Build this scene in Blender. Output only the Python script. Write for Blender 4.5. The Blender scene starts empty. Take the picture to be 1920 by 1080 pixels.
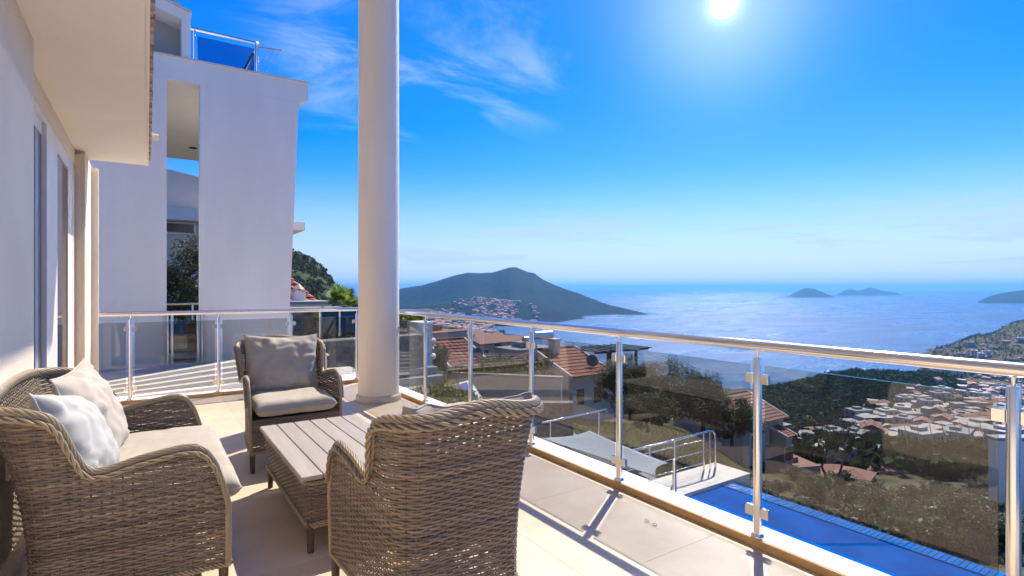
import bpy, math, random
import numpy as np
from mathutils import Vector, Matrix, noise as mnoise

S = bpy.context.scene
COL = S.collection
R = math.radians
YAW = 33.69
CC, SS = math.cos(R(YAW)), math.sin(R(YAW))
EYE = 1.305
FPX = 1026.0
SEA_Z = -148.7

# ------------------------------------------------------------ camera
cam_d = bpy.data.cameras.new('camera')
cam = bpy.data.objects.new('camera', cam_d); COL.objects.link(cam)
cam.location = (0, 0, EYE); cam.rotation_euler = (R(90), 0, R(-YAW))
cam_d.sensor_width = 36; cam_d.lens = 36 * FPX / 1920
cam_d.clip_start = 0.05; cam_d.clip_end = 200000
S.camera = cam

# ------------------------------------------------------------ light
SUN_EL, SUN_AZ = 50.0, 57.0          # azimuth from +Y towards +X
SKY_STRENGTH = 0.119
sd = bpy.data.lights.new('sun', 'SUN'); sd.energy = 4.6; sd.angle = R(0.5); sd.color = (1.0, 0.90, 0.76)
so = bpy.data.objects.new('sun', sd); COL.objects.link(so)
sv = Vector((math.sin(R(SUN_AZ)) * math.cos(R(SUN_EL)), math.cos(R(SUN_AZ)) * math.cos(R(SUN_EL)), math.sin(R(SUN_EL))))
so.rotation_euler = sv.to_track_quat('Z', 'Y').to_euler()

S.view_settings.view_transform = 'Standard'; S.view_settings.look = 'None'
S.view_settings.gamma = 1; S.view_settings.use_curve_mapping = False
S.view_settings.exposure = 0.62
S.render.engine = 'CYCLES'
S.cycles.use_denoising = True
S.cycles.max_bounces = 8; S.cycles.diffuse_bounces = 4; S.cycles.glossy_bounces = 4
S.cycles.transmission_bounces = 6; S.cycles.transparent_max_bounces = 24; S.cycles.volume_bounces = 0
S.cycles.sample_clamp_indirect = 6.0
S.cycles.caustics_reflective = False; S.cycles.caustics_refractive = False


class NT:
    """tiny node-tree helper"""
    def __init__(s, tree): s.t = tree; s.n = tree.nodes; s.l = tree.links
    def add(s, typ, **kw):
        n = s.n.new(typ)
        for k, v in kw.items(): setattr(n, k, v)
        return n
    def put(s, sock, v):
        if v is None: return
        if hasattr(v, 'is_output'): s.l.new(v, sock)
        else: sock.default_value = v
    def math(s, op, a, b=None, c=None, clamp=False):
        n = s.add('ShaderNodeMath', operation=op); n.use_clamp = clamp
        s.put(n.inputs[0], a); s.put(n.inputs[1], b); s.put(n.inputs[2], c)
        return n.outputs[0]
    def vmath(s, op, a, b=None):
        n = s.add('ShaderNodeVectorMath', operation=op)
        s.put(n.inputs[0], a); s.put(n.inputs[1], b)
        return n.outputs['Value'] if op == 'DOT_PRODUCT' else n.outputs[0]
    def mix(s, f, a, b, blend='MIX'):
        n = s.add('ShaderNodeMix', data_type='RGBA', blend_type=blend)
        s.put(n.inputs[0], f); s.put(n.inputs[6], a); s.put(n.inputs[7], b)
        return n.outputs[2]
    def noise(s, vec, scale, detail=3, rough=.55, dist=0.):
        n = s.add('ShaderNodeTexNoise'); s.put(n.inputs['Vector'], vec)
        n.inputs['Scale'].default_value = scale; n.inputs['Detail'].default_value = detail
        n.inputs['Roughness'].default_value = rough; n.inputs['Distortion'].default_value = dist
        return n.outputs[0]
    def ramp(s, f, stops):
        n = s.add('ShaderNodeValToRGB'); s.put(n.inputs[0], f)
        e = n.color_ramp.elements
        while len(e) < len(stops): e.new(.5)
        for x, (p, c) in zip(e, stops):
            x.position = p; x.color = (c, c, c, 1) if isinstance(c, (int, float)) else (*c, 1)
        return n.outputs[0]
    def maprange(s, v, a, b, c=0., d=1., smooth=True):
        n = s.add('ShaderNodeMapRange'); n.interpolation_type = 'SMOOTHSTEP' if smooth else 'LINEAR'
        s.put(n.inputs[0], v)
        for i, q in enumerate((a, b, c, d)): n.inputs[i + 1].default_value = q
        return n.outputs[0]


def pdir(px, row):
    X, Z = (px - 960) / FPX, (540 - row) / FPX
    return Vector((CC * X + SS, -SS * X + CC, Z)).normalized()

# ------------------------------------------------------------ sky
W = bpy.data.worlds.new('World'); S.world = W; W.use_nodes = True
w = NT(W.node_tree); w.n.clear()
sky = w.add('ShaderNodeTexSky', sky_type='NISHITA'); sky.sun_disc = False
sky.sun_elevation = R(SUN_EL); sky.sun_rotation = R(SUN_AZ)
sky.altitude = 150; sky.air_density = 1.0; sky.dust_density = 0.35; sky.ozone_density = 2.2
tc = w.add('ShaderNodeTexCoord'); D = tc.outputs['Generated']
hs = w.add('ShaderNodeHueSaturation'); hs.inputs['Saturation'].default_value = 1.44; hs.inputs['Value'].default_value = 1.0
w.l.new(w.vmath('MULTIPLY', sky.outputs[0], (.82, .82, 1.10)), hs.inputs['Color'])
sep = w.add('ShaderNodeSeparateXYZ'); w.l.new(D, sep.inputs[0]); dz = sep.outputs[2]
# flat cloud-plane coordinates
zz = w.math('ADD', w.math('MAXIMUM', dz, 0.0), 0.12)
comb = w.add('ShaderNodeCombineXYZ')
w.put(comb.inputs[0], w.math('DIVIDE', sep.outputs[0], zz)); w.put(comb.inputs[1], w.math('DIVIDE', sep.outputs[1], zz))
mp = w.add('ShaderNodeMapping'); w.l.new(comb.outputs[0], mp.inputs[0])
mp.inputs['Rotation'].default_value = (0, 0, R(35)); mp.inputs['Scale'].default_value = (0.75, 1.3, 1)
n1 = w.noise(mp.outputs[0], 1.5, 8, .62, .9)
n2 = w.noise(comb.outputs[0], 0.55, 3, .5, .3)
cir = w.math('MULTIPLY', w.maprange(n1, .47, .74), w.maprange(n2, .36, .55))
wd = w.vmath('DOT_PRODUCT', D, tuple(pdir(800, 10)))
win = w.maprange(wd, .945, .992, 0.03, 1.0)
cir = w.math('MULTIPLY', cir, win)
# thin veils near the horizon
mp2 = w.add('ShaderNodeMapping'); w.l.new(D, mp2.inputs[0]); mp2.inputs['Scale'].default_value = (1.6, 1.6, 15)
n3 = w.noise(mp2.outputs[0], 2.2, 6, .6, .3)
band = w.math('MULTIPLY', w.maprange(dz, .0, .04), w.maprange(dz, .17, .085))
veil = w.math('MULTIPLY', w.maprange(n3, .40, .62), w.math('MULTIPLY', band, .9))
hz = w.math('MULTIPLY', w.maprange(dz, .215, -.02), .92)
cl = w.math('MAXIMUM', w.math('MULTIPLY', cir, .7), w.math('MAXIMUM', veil, hz))
colr = w.mix(cl, hs.outputs[0], (3.15, 4.12, 5.9, 1))
# aureole and second sun disc, disc boosted to make the sea glitter
sdot = w.vmath('DOT_PRODUCT', D, tuple(pdir(1357, 8)))
sd0 = w.math('MAXIMUM', sdot, 0.0)
g1 = w.math('MULTIPLY', w.math('POWER', sd0, 6.0), .35)
g2 = w.math('MULTIPLY', w.math('POWER', sd0, 150.0), 2.3)
g3 = w.math('MULTIPLY', w.math('POWER', sd0, 3600.0), 4.5)
g4 = w.math('MULTIPLY', w.maprange(sdot, .9998, .99994), 3000.0)
gg = w.math('ADD', g2, w.math('ADD', g3, g4))
def tint(col, f):
    n = w.add('ShaderNodeVectorMath', operation='SCALE'); n.inputs[0].default_value = col; w.l.new(f, n.inputs['Scale']); return n.outputs[0]
tot = w.vmath('ADD', w.vmath('ADD', colr, tint((.35, .68, 1.0), g1)), tint((.93, .98, 1.0), gg))
bg = w.add('ShaderNodeBackground'); w.l.new(tot, bg.inputs[0]); bg.inputs[1].default_value = SKY_STRENGTH
wo = w.add('ShaderNodeOutputWorld'); w.l.new(bg.outputs[0], wo.inputs[0])

# ------------------------------------------------------------ materials
MATS = {}
def M(name, col, rough=.6, metal=0., col2=None, nscale=3., namt=.5, bump=0., bscale=40., spec=.5,
      stretch=None, island=None, obj_rand=0., coords='Object', detail=4, nlow=.35, nhigh=.65, trans=0.):
    """principled material: colour mottled by noise, optional bump, per-strand / per-object variation"""
    if name in MATS: return MATS[name]
    m = bpy.data.materials.new(name); m.use_nodes = True; MATS[name] = m
    t = NT(m.node_tree); b = t.n['Principled BSDF']
    tcn = t.add('ShaderNodeTexCoord'); vec = tcn.outputs[coords] if coords != 'World' else t.add('ShaderNodeNewGeometry').outputs['Position']
    if stretch:
        mpn = t.add('ShaderNodeMapping'); t.l.new(vec, mpn.inputs[0]); mpn.inputs['Scale'].default_value = stretch; vec = mpn.outputs[0]
    c = (*col, 1)
    if col2 is not None:
        f = t.maprange(t.noise(vec, nscale, detail, .6), nlow, nhigh, 0, namt)
        c = t.mix(f, (*col, 1), (*col2, 1))
    if island:
        g = t.add('ShaderNodeNewGeometry')
        rc = t.ramp(g.outputs['Random Per Island'], island)
        c = t.mix(.8, c, rc)
    if obj_rand:
        oi = t.add('ShaderNodeObjectInfo')
        v = t.maprange(oi.outputs['Random'], 0, 1, 1 - obj_rand, 1 + obj_rand, False)
        hsn = t.add('ShaderNodeHueSaturation'); t.put(hsn.inputs['Color'], c); t.put(hsn.inputs['Value'], v); c = hsn.outputs[0]
    t.put(b.inputs['Base Color'], c)
    b.inputs['Roughness'].default_value = rough; b.inputs['Metallic'].default_value = metal
    b.inputs['Specular IOR Level'].default_value = spec
    if bump:
        bn = t.add('ShaderNodeBump'); bn.inputs['Strength'].default_value = bump; bn.inputs['Distance'].default_value = .02
        t.l.new(t.noise(vec, bscale, 4, .6), bn.inputs['Height']); t.l.new(bn.outputs[0], b.inputs['Normal'])
    if trans:
        b.inputs['Subsurface Weight'].default_value = 0
        tr = t.add('ShaderNodeBsdfTranslucent'); t.put(tr.inputs[0], c)
        mx = t.add('ShaderNodeMixShader'); mx.inputs[0].default_value = trans
        t.l.new(b.outputs[0], mx.inputs[1]); t.l.new(tr.outputs[0], mx.inputs[2])
        t.l.new(mx.outputs[0], t.n['Material Output'].inputs[0])
    return m

def glass_mat(name, tint, refl=1.0, ior=1.5):
    if name in MATS: return MATS[name]
    m = bpy.data.materials.new(name); m.use_nodes = True; MATS[name] = m
    t = NT(m.node_tree); t.n.clear()
    tr = t.add('ShaderNodeBsdfTransparent'); tr.inputs[0].default_value = (*tint, 1)
    gl = t.add('ShaderNodeBsdfGlossy'); gl.inputs['Roughness'].default_value = .01; gl.inputs[0].default_value = (refl, refl, refl, 1)
    fr = t.add('ShaderNodeFresnel'); t.l.new(t.maprange(t.add('ShaderNodeNewGeometry').outputs['Backfacing'], 0, 1, ior, 1/ior, False), fr.inputs[0])
    mx = t.add('ShaderNodeMixShader'); t.l.new(fr.outputs[0], mx.inputs[0])
    t.l.new(tr.outputs[0], mx.inputs[1]); t.l.new(gl.outputs[0], mx.inputs[2])
    o = t.add('ShaderNodeOutputMaterial'); t.l.new(mx.outputs[0], o.inputs[0])
    return m

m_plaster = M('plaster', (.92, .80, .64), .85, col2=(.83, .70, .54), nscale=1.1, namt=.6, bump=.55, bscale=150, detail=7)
m_soffit = M('soffit', (.91, .84, .71), .9, col2=(.85, .77, .63), nscale=.9, namt=.6, bump=.15, bscale=60)
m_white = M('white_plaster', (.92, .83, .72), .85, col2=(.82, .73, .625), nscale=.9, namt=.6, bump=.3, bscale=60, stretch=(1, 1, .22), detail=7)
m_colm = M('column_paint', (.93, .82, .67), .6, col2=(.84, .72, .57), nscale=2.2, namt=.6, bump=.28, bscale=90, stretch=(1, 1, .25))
m_beige = M('beige_plaster', (.74, .62, .49), .85, col2=(.66, .55, .43), nscale=1, namt=.6, bump=.2)
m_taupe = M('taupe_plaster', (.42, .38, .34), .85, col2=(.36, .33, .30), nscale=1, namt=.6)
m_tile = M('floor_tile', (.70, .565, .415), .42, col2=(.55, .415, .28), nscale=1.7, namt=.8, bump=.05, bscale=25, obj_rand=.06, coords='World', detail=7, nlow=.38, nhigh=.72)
m_grout = M('grout', (.58, .48, .37), .9)
m_coping = M('coping_stone', (.80, .73, .63), .6, col2=(.70, .61, .50), nscale=5, namt=.6, bump=.08, bscale=60, obj_rand=.03, coords='World')
m_riser = M('shaded_travertine_edge', (.62, .38, .14), .55, col2=(.42, .24, .08), nscale=3.0, namt=.8, stretch=(6, 1, 6), bump=.1, bscale=30, coords='World')  # shade and orange bounce on the kerb's inner side are put into this brown
m_steel = M('brushed_steel', (.85, .81, .75), .20, 1.0, bump=.02, bscale=200)
m_glass = glass_mat('tinted_glass', (.755, .775, .765))
m_glassb = glass_mat('blue_glass', (.50, .60, .74))
m_doorglass = glass_mat('door_glass', (.35, .37, .38), ior=1.9)
m_frame = M('white_aluminium', (.84, .80, .74), .35, col2=(.66, .65, .63), nscale=3, namt=.4)
m_track = M('dark_track', (.10, .11, .12), .4)
m_grey = M('grey_paint', (.33, .36, .40), .5)
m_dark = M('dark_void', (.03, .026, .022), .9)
m_jamb = M('jamb_stone', (.70, .57, .42), .55, col2=(.58, .44, .30), nscale=2.5, namt=.8, stretch=(6, 6, .8))
WKR = [(0, (.085, .064, .048)), (.2, (.145, .11, .08)), (.45, (.225, .172, .122)), (.7, (.16, .138, .115)), (.85, (.18, .135, .09)), (1, (.285, .225, .16))]
m_wick = M('wicker', (.22, .15, .095), .42, col2=(.09, .07, .055), nscale=11, namt=.9, island=WKR, stretch=(1, 1, 3))
WKB = [(0, (.27, .215, .135)), (.5, (.38, .305, .195)), (1, (.33, .28, .205))]
m_braid = M('wicker_braid', (.30, .24, .14), .40, col2=(.19, .14, .085), nscale=18, namt=.7, island=WKB)
m_leg = M('wicker_leg', (.10, .07, .05), .5, col2=(.06, .045, .035), nscale=20, namt=.6)
m_fab = M('cushion_fabric', (.47, .425, .355), .95, col2=(.40, .355, .29), nscale=6, namt=.6, bump=.25, bscale=420, spec=.2)
m_fabw = M('pillow_white_fabric', (.49, .49, .46), .95, col2=(.43, .43, .40), nscale=5, namt=.5, bump=.2, bscale=420, spec=.2)
m_fabc = M('pillow_cream_fabric', (.52, .47, .40), .95, col2=(.45, .40, .335), nscale=5, namt=.5, bump=.2, bscale=420, spec=.2)
m_slat = M('table_slat', (.40, .355, .305), .5, col2=(.33, .29, .25), nscale=3, namt=.7, stretch=(9, 1, 9), bump=.12, bscale=30, obj_rand=.05)
m_pool = M('pool_tile', (.0, .07, .32), .3, col2=(.004, .08, .42), nscale=9, namt=.6)
m_poolw = M('pool_water', (.0, .125, .52), .2, col2=(.0, .085, .40), nscale=1.6, namt=.8, bump=.35, bscale=4, spec=.0, detail=2)  # mottled blue stands in for faint caustics in the water
m_pooledge = M('pool_edge_tile', (.0, .17, .56), .3, obj_rand=.15, spec=.05)
m_sail = M('shadowed_sail_fabric', (.33, .37, .40), .9, col2=(.36, .40, .42), nscale=2, namt=.5)  # shadow lying on the white sail is put into this grey blue
m_roof = M('terracotta', (.29, .055, .033), .75, col2=(.19, .045, .03), nscale=2.2, namt=.8, bump=.2, bscale=20, island=[(0, (.21, .042, .028)), (.5, (.29, .062, .038)), (1, (.37, .10, .06))])
m_roof2 = M('terracotta_faded', (.38, .18, .125), .8, col2=(.28, .13, .09), nscale=2, namt=.8)
m_cream = M('cream_wall', (.66, .60, .50), .85, col2=(.58, .52, .43), nscale=.6, namt=.7)
m_house = M('house_white', (.56, .52, .46), .85, col2=(.42, .36, .29), nscale=.12, namt=.9, obj_rand=.22, coords='World')
m_win = M('window_dark', (.035, .05, .07), .12)
m_black = M('black_metal', (.02, .022, .024), .45)
m_dish = M('dish_mesh', (.07, .07, .075), .5)
m_wtank = M('tank_metal', (.55, .60, .66), .3, .6)
m_stone = M('rubble_stone', (.30, .25, .20), .9, col2=(.17, .13, .10), nscale=9, namt=.8, bump=.5, bscale=30, obj_rand=.3)
m_mortar = M('mortar', (.30, .27, .23), .95, col2=(.22, .19, .16), nscale=6, namt=.6)
m_conc = M('concrete', (.38, .37, .35), .9, col2=(.30, .29, .27), nscale=2, namt=.7)
m_trunk = M('bark', (.13, .10, .075), .9, col2=(.07, .055, .04), nscale=9, namt=.8, bump=.6, bscale=30)
LV = [(0, (.05, .062, .028)), (.5, (.095, .108, .055)), (1, (.17, .18, .11))]
m_olive = M('olive_leaf', (.075, .09, .05), .55, island=LV, trans=.42)
LG = [(0, (.03, .055, .012)), (.5, (.06, .10, .02)), (1, (.11, .15, .035))]
m_green = M('green_leaf', (.06, .10, .025), .5, island=LG, trans=.3)
LY = [(0, (.10, .14, .02)), (.5, (.20, .23, .035)), (1, (.32, .30, .05))]
m_yel = M('hedge_leaf', (.20, .22, .04), .5, island=LY, trans=.35)
LD = [(0, (.10, .088, .046)), (.5, (.165, .142, .075)), (1, (.32, .28, .18))]
m_dry = M('dry_leaf', (.12, .10, .055), .8, island=LD, trans=.2)
LF = [(0, (.018, .045, .020)), (.5, (.034, .068, .028)), (1, (.06, .095, .038))]
m_forest = M('forest_leaf', (.03, .06, .025), .75, island=LF, spec=.15, trans=.25)
m_palm = M('palm_leaf', (.16, .25, .05), .45, island=[(0, (.11, .20, .03)), (1, (.26, .35, .08))], trans=.5)
m_twig = M('twig', (.10, .07, .06), .9)
m_wood = M('brown_wood', (.24, .13, .06), .6)
# ------------------------------------------------------------ helpers
def C2W(X, Y, z=0.):                 # ground frame that looks out to sea -> world (terrace) frame
    return Vector((CC * X + SS * Y, -SS * X + CC * Y, z))
def at(px, row, Y):
    return C2W((px - 960) / FPX * Y, Y, EYE - (row - 540) / FPX * Y)

def tag(o, label=None, cat=None, group=None, kind=None):
    if label: o['label'] = label
    if cat: o['category'] = cat
    if group: o['group'] = group
    if kind: o['kind'] = kind
    return o
def link(o, parent=None):
    COL.objects.link(o)
    if parent is not None: o.parent = parent
    return o
def thing(name, label, cat, loc=(0, 0, 0), rz=0., group=None):
    o = bpy.data.objects.new(name, None); o.empty_display_size = .1; link(o)
    o.location = loc; o.rotation_euler = (0, 0, rz)
    return tag(o, label, cat, group)
def mobj(name, me, parent=None, loc=None, rz=None):
    o = bpy.data.objects.new(name, me); link(o, parent)
    if loc is not None: o.location = loc
    if rz is not None: o.rotation_euler = (0, 0, rz)
    return o
def copy_tree(o, parent=None):
    c = o.copy(); link(c)
    c.parent = parent
    for ch in list(o.children): copy_tree(ch, c)
    return c

def np_mesh(name, V, F, mat, smooth=True):
    V = np.asarray(V, dtype=np.float32); F = np.asarray(F, dtype=np.int32)
    me = bpy.data.meshes.new(name); k = F.shape[1]
    me.vertices.add(len(V)); me.vertices.foreach_set('co', V.ravel())
    me.loops.add(F.size); me.loops.foreach_set('vertex_index', F.ravel())
    me.polygons.add(len(F)); me.polygons.foreach_set('loop_start', np.arange(len(F), dtype=np.int32) * k)
    me.update(calc_edges=True)
    if smooth: me.polygons.foreach_set('use_smooth', np.ones(len(F), dtype=bool))
    me.materials.append(mat)
    return me

class MB:
    """collects boxes, prisms, tubes; build() links them as ONE mesh object"""
    def __init__(s): s.v = []; s.f = []; s.mi = []; s.sm = []
    def _add(s, vs, fs, mi=0, sm=False):
        o = len(s.v); s.v += [tuple(p) for p in vs]
        for f in fs: s.f.append(tuple(i + o for i in f)); s.mi.append(mi); s.sm.append(sm)
    def box(s, a, b, mi=0, bev=0.):
        x0, y0, z0 = a; x1, y1, z1 = b
        if bev <= 0:
            s._add([(x0,y0,z0),(x1,y0,z0),(x1,y1,z0),(x0,y1,z0),(x0,y0,z1),(x1,y0,z1),(x1,y1,z1),(x0,y1,z1)],
                   [(0,3,2,1),(4,5,6,7),(0,1,5,4),(1,2,6,5),(2,3,7,6),(3,0,4,7)], mi); return s
        e = bev       # chamfered top edges and vertical corners
        def ring(i, z): return [(x0+i+e,y0+i,z),(x1-i-e,y0+i,z),(x1-i,y0+i+e,z),(x1-i,y1-i-e,z),(x1-i-e,y1-i,z),(x0+i+e,y1-i,z),(x0+i,y1-i-e,z),(x0+i,y0+i+e,z)]
        vs = ring(0, z0) + ring(0, z1 - e) + ring(e, z1)
        fs = [tuple(range(7, -1, -1)), tuple(range(16, 24))]
        for k in (0, 8):
            for i in range(8): fs.append((k+i, k+(i+1) % 8, k+8+(i+1) % 8, k+8+i))
        s._add(vs, fs, mi); return s
    def prism(s, pts, h0, h1, axis='y', mi=0):
        """pts: outline in the plane across `axis`, extruded h0..h1"""
        n = len(pts)
        def mk(p, h): return (p[0], h, p[1]) if axis == 'y' else ((h, p[0], p[1]) if axis == 'x' else (p[0], p[1], h))
        vs = [mk(p, h0) for p in pts] + [mk(p, h1) for p in pts]
        fs = [tuple(range(n)), tuple(range(2*n-1, n-1, -1))] + [(i, i+n, (i+1) % n+n, (i+1) % n) for i in range(n)]
        s._add(vs, fs, mi); return s
    def poly(s, vs, mi=0): s._add(vs, [tuple(range(len(vs)))], mi); return s
    def tube(s, pts, r, seg=10, mi=0, cap=True, sm=True):
        pts = [Vector(p) for p in pts]; n = len(pts)
        rs = r if isinstance(r, (list, tuple)) else [r] * n
        t0 = (pts[1] - pts[0]).normalized()
        up = Vector((0, 0, 1)) if abs(t0.z) < .9 else Vector((1, 0, 0))
        a = t0.cross(up).normalized()
        vs = []
        for i, p in enumerate(pts):
            t = (pts[min(i+1, n-1)] - pts[max(i-1, 0)]).normalized()
            a = (a - t * a.dot(t)).normalized(); b = t.cross(a)
            for k in range(seg):
                an = 2*math.pi*k/seg
                vs.append(p + (a*math.cos(an) + b*math.sin(an)) * rs[i])
        fs = []
        for i in range(n-1):
            for k in range(seg):
                fs.append((i*seg+k, i*seg+(k+1) % seg, (i+1)*seg+(k+1) % seg, (i+1)*seg+k))
        s._add(vs, fs, mi, sm)
        if cap:
            s._add(vs[:seg], [tuple(range(seg-1, -1, -1))], mi); s._add(vs[-seg:], [tuple(range(seg))], mi)
        return s
    def lathe(s, prof, cx=0., cy=0., seg=32, mi=0, sm=True):
        vs = [(cx+r*math.cos(2*math.pi*k/seg), cy+r*math.sin(2*math.pi*k/seg), z) for r, z in prof for k in range(seg)]
        fs = [(i*seg+k, i*seg+(k+1) % seg, (i+1)*seg+(k+1) % seg, (i+1)*seg+k) for i in range(len(prof)-1) for k in range(seg)]
        s._add(vs, fs, mi, sm)
        s._add(vs[:seg], [tuple(range(seg-1, -1, -1))], mi); s._add(vs[-seg:], [tuple(range(seg))], mi)
        return s
    def mesh(s, name, mats):
        me = bpy.data.meshes.new(name); me.from_pydata(s.v, [], s.f)
        for m in (mats if isinstance(mats, (list, tuple)) else [mats]): me.materials.append(m)
        me.polygons.foreach_set('material_index', s.mi); me.polygons.foreach_set('use_smooth', s.sm)
        me.update(); return me
    def build(s, name, mats, parent=None, loc=None, rz=None): return mobj(name, s.mesh(name, mats), parent, loc, rz)

def sweep(C, N, B, cs, acc):
    cs = np.asarray(cs); n, k = len(C), cs.shape[-2]
    if cs.ndim == 2: cs = np.repeat(cs[None], n, 0)
    V = C[:, None] + N[:, None] * cs[:, :, :1] + B[:, None] * cs[:, :, 1:]
    i = np.arange(n-1)[:, None] * k; j = np.arange(k)[None]; j2 = (j+1) % k
    F = np.stack([i+j, i+j2, i+k+j2, i+k+j], -1).reshape(-1, 4)
    acc.append((V.reshape(-1, 3), F))
def merge(acc):
    off = 0; Vs = []; Fs = []
    for V, F in acc: Vs.append(V); Fs.append(F + off); off += len(V)
    return np.concatenate(Vs), np.concatenate(Fs)

rng = np.random.default_rng(7)
def leaf_quads(C, size, rg, flat=.0, aspect=.45):
    """one small leaf-shaped quad at every centre"""
    n = len(C); a = rg.normal(size=(n, 3)); a /= np.linalg.norm(a, axis=1)[:, None]
    b = rg.normal(size=(n, 3)); b -= a * (a*b).sum(1)[:, None]; b /= np.linalg.norm(b, axis=1)[:, None]
    L = size * rg.uniform(.6, 1.4, n)[:, None]; Wd = L * aspect
    V = np.stack([C - a*L, C + b*Wd, C + a*L, C - b*Wd], 1).reshape(-1, 3)
    return V, np.arange(n*4).reshape(-1, 4)
def crown_points(n, rx, ry, rz_, clumps, rg, spread=.34):
    """points in clumps inside an ellipsoid, denser near the outside: uneven outline, gaps"""
    cen = rg.normal(size=(clumps, 3)); cen /= np.linalg.norm(cen, axis=1)[:, None]
    cen *= rg.uniform(.25, 1.0, clumps)[:, None] ** .6
    sz = rg.uniform(.6, 1.3, clumps)
    i = rg.integers(0, clumps, n)
    d = rg.normal(size=(n, 3)); d /= np.linalg.norm(d, axis=1)[:, None]; d *= (rg.uniform(0, 1, n) ** .45)[:, None]
    P = cen[i] + d * (spread * sz[i])[:, None]
    return P * np.array([rx, ry, rz_])

def limbs(mb, base, top, r0, rg, n=6, spread=.7, seg=6):
    base, top = Vector(base), Vector(top)
    mid = base.lerp(top, .5) + Vector(rg.normal(size=3) * .06 * (top-base).length)
    mb.tube([base, base.lerp(mid, .5), mid, top], [r0*1.25, r0, r0*.85, r0*.5], seg)
    h = (top - base).length
    for k in range(n):
        f = rg.uniform(.45, .95); p = base.lerp(mid, f/.5*.5) if f < .5 else mid.lerp(top, (f-.5)/.5)
        an = rg.uniform(0, 6.28); d = Vector((math.cos(an)*spread, math.sin(an)*spread, rg.uniform(.3, .8))) * h * rg.uniform(.35, .6)
        mb.tube([p, p+d*.5+Vector((0, 0, .05*h)), p+d], [r0*.45, r0*.3, r0*.12], 5)

def tree(name, label, cat, loc, h, rx, ry, rz_, nleaf, lsize, mat, seed, group=None, crown_z=None, clumps=26, aspect=.3, trunk_r=None):
    rg = np.random.default_rng(seed)
    t = thing(name, label, cat, loc, 0, group)
    cz = h - rz_ if crown_z is None else crown_z
    mb = MB(); limbs(mb, (0, 0, -.3), (0, 0, cz+.2*rz_), trunk_r or h*.035, rg, 8)
    mb.build('trunk', m_trunk, t)
    P = crown_points(nleaf, rx, ry, rz_, clumps, rg) + np.array([0, 0, cz])
    V, F = leaf_quads(P, lsize, rg, aspect=aspect)
    mobj('crown', np_mesh('crown', V, F, mat, False), t)
    return t

_shrub = {}
def shrub(name, label, cat, loc, s, mat, var, group, sq=1., rz=0., nl=1500, lsize=.055):
    key = (mat.name, var, nl, lsize)
    if key not in _shrub:
        rg = np.random.default_rng(100 + var)
        P = crown_points(nl, .5, .5, .42, 14, rg, .42) + np.array([0, 0, .38])
        P[:, 2] = np.abs(P[:, 2])
        V, F = leaf_quads(P, lsize, rg, aspect=.4)
        mb = MB()
        for k in range(6):
            an = rg.uniform(0, 6.28); q = rg.uniform(.15, .4)
            mb.tube([(0, 0, -.25), (math.cos(an)*q*.5, math.sin(an)*q*.5, .25), (math.cos(an)*q, math.sin(an)*q, .6)], [.02, .014, .005], 5)
        _shrub[key] = (np_mesh('foliage', V, F, mat, False), mb.mesh('stems', m_twig))
    f, st = _shrub[key]
    t = thing(name, label, cat, loc, rz, group); t.scale = (s, s, s*sq)
    mobj('foliage', f, t); mobj('stems', st, t)
    return t
def fnoise(x, y, sc, oct=4, seed=0.):
    return mnoise.fractal(Vector((x*sc+seed, y*sc-seed, seed*.37)), .8, 2.1, oct, noise_basis='PERLIN_ORIGINAL')
# ------------------------------------------------------------ sea
def sea_mat():
    m = bpy.data.materials.new('sea_water'); m.use_nodes = True; t = NT(m.node_tree); b = t.n['Principled BSDF']
    pos = t.add('ShaderNodeNewGeometry').outputs['Position']
    mpn = t.add('ShaderNodeMapping'); t.l.new(pos, mpn.inputs[0]); mpn.inputs['Rotation'].default_value = (0, 0, R(YAW)); mpn.inputs['Scale'].default_value = (.35, 1, 1)
    v = mpn.outputs[0]
    big = t.noise(v, .0032, 9, .68, .6)
    c = t.mix(t.maprange(big, .38, .66), (.0, .07, .20, 1), (.0, .105, .28, 1))
    t.put(b.inputs['Base Color'], c)
    t.put(b.inputs['Roughness'], t.maprange(big, .36, .62, .40, .24))
    b.inputs['IOR'].default_value = 1.33; b.inputs['Specular IOR Level'].default_value = .25
    hgt = t.math('ADD', t.math('MULTIPLY', t.noise(v, .05, 3, .6), 3.2), t.math('MULTIPLY', t.noise(v, .20, 4, .7), 1.8))
    bn = t.add('ShaderNodeBump'); bn.inputs['Strength'].default_value = 1.0; bn.inputs['Distance'].default_value = 1.6
    t.l.new(hgt, bn.inputs['Height']); t.l.new(bn.outputs[0], b.inputs['Normal'])
    return m
rad = [30, 300, 700, 1000, 1500, 2200, 3200, 5000, 8000, 13000, 22000, 40000]
V = [(r*math.cos(2*math.pi*k/96), r*math.sin(2*math.pi*k/96), SEA_Z) for r in rad for k in range(96)]
F = [(i*96+k, i*96+(k+1) % 96, (i+1)*96+(k+1) % 96, (i+1)*96+k) for i in range(len(rad)-1) for k in range(96)]
tag(mobj('sea', np_mesh('sea', V, F, sea_mat(), False)), 'blue sea reaching from the bay to the horizon', 'sea', kind='structure')

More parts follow.
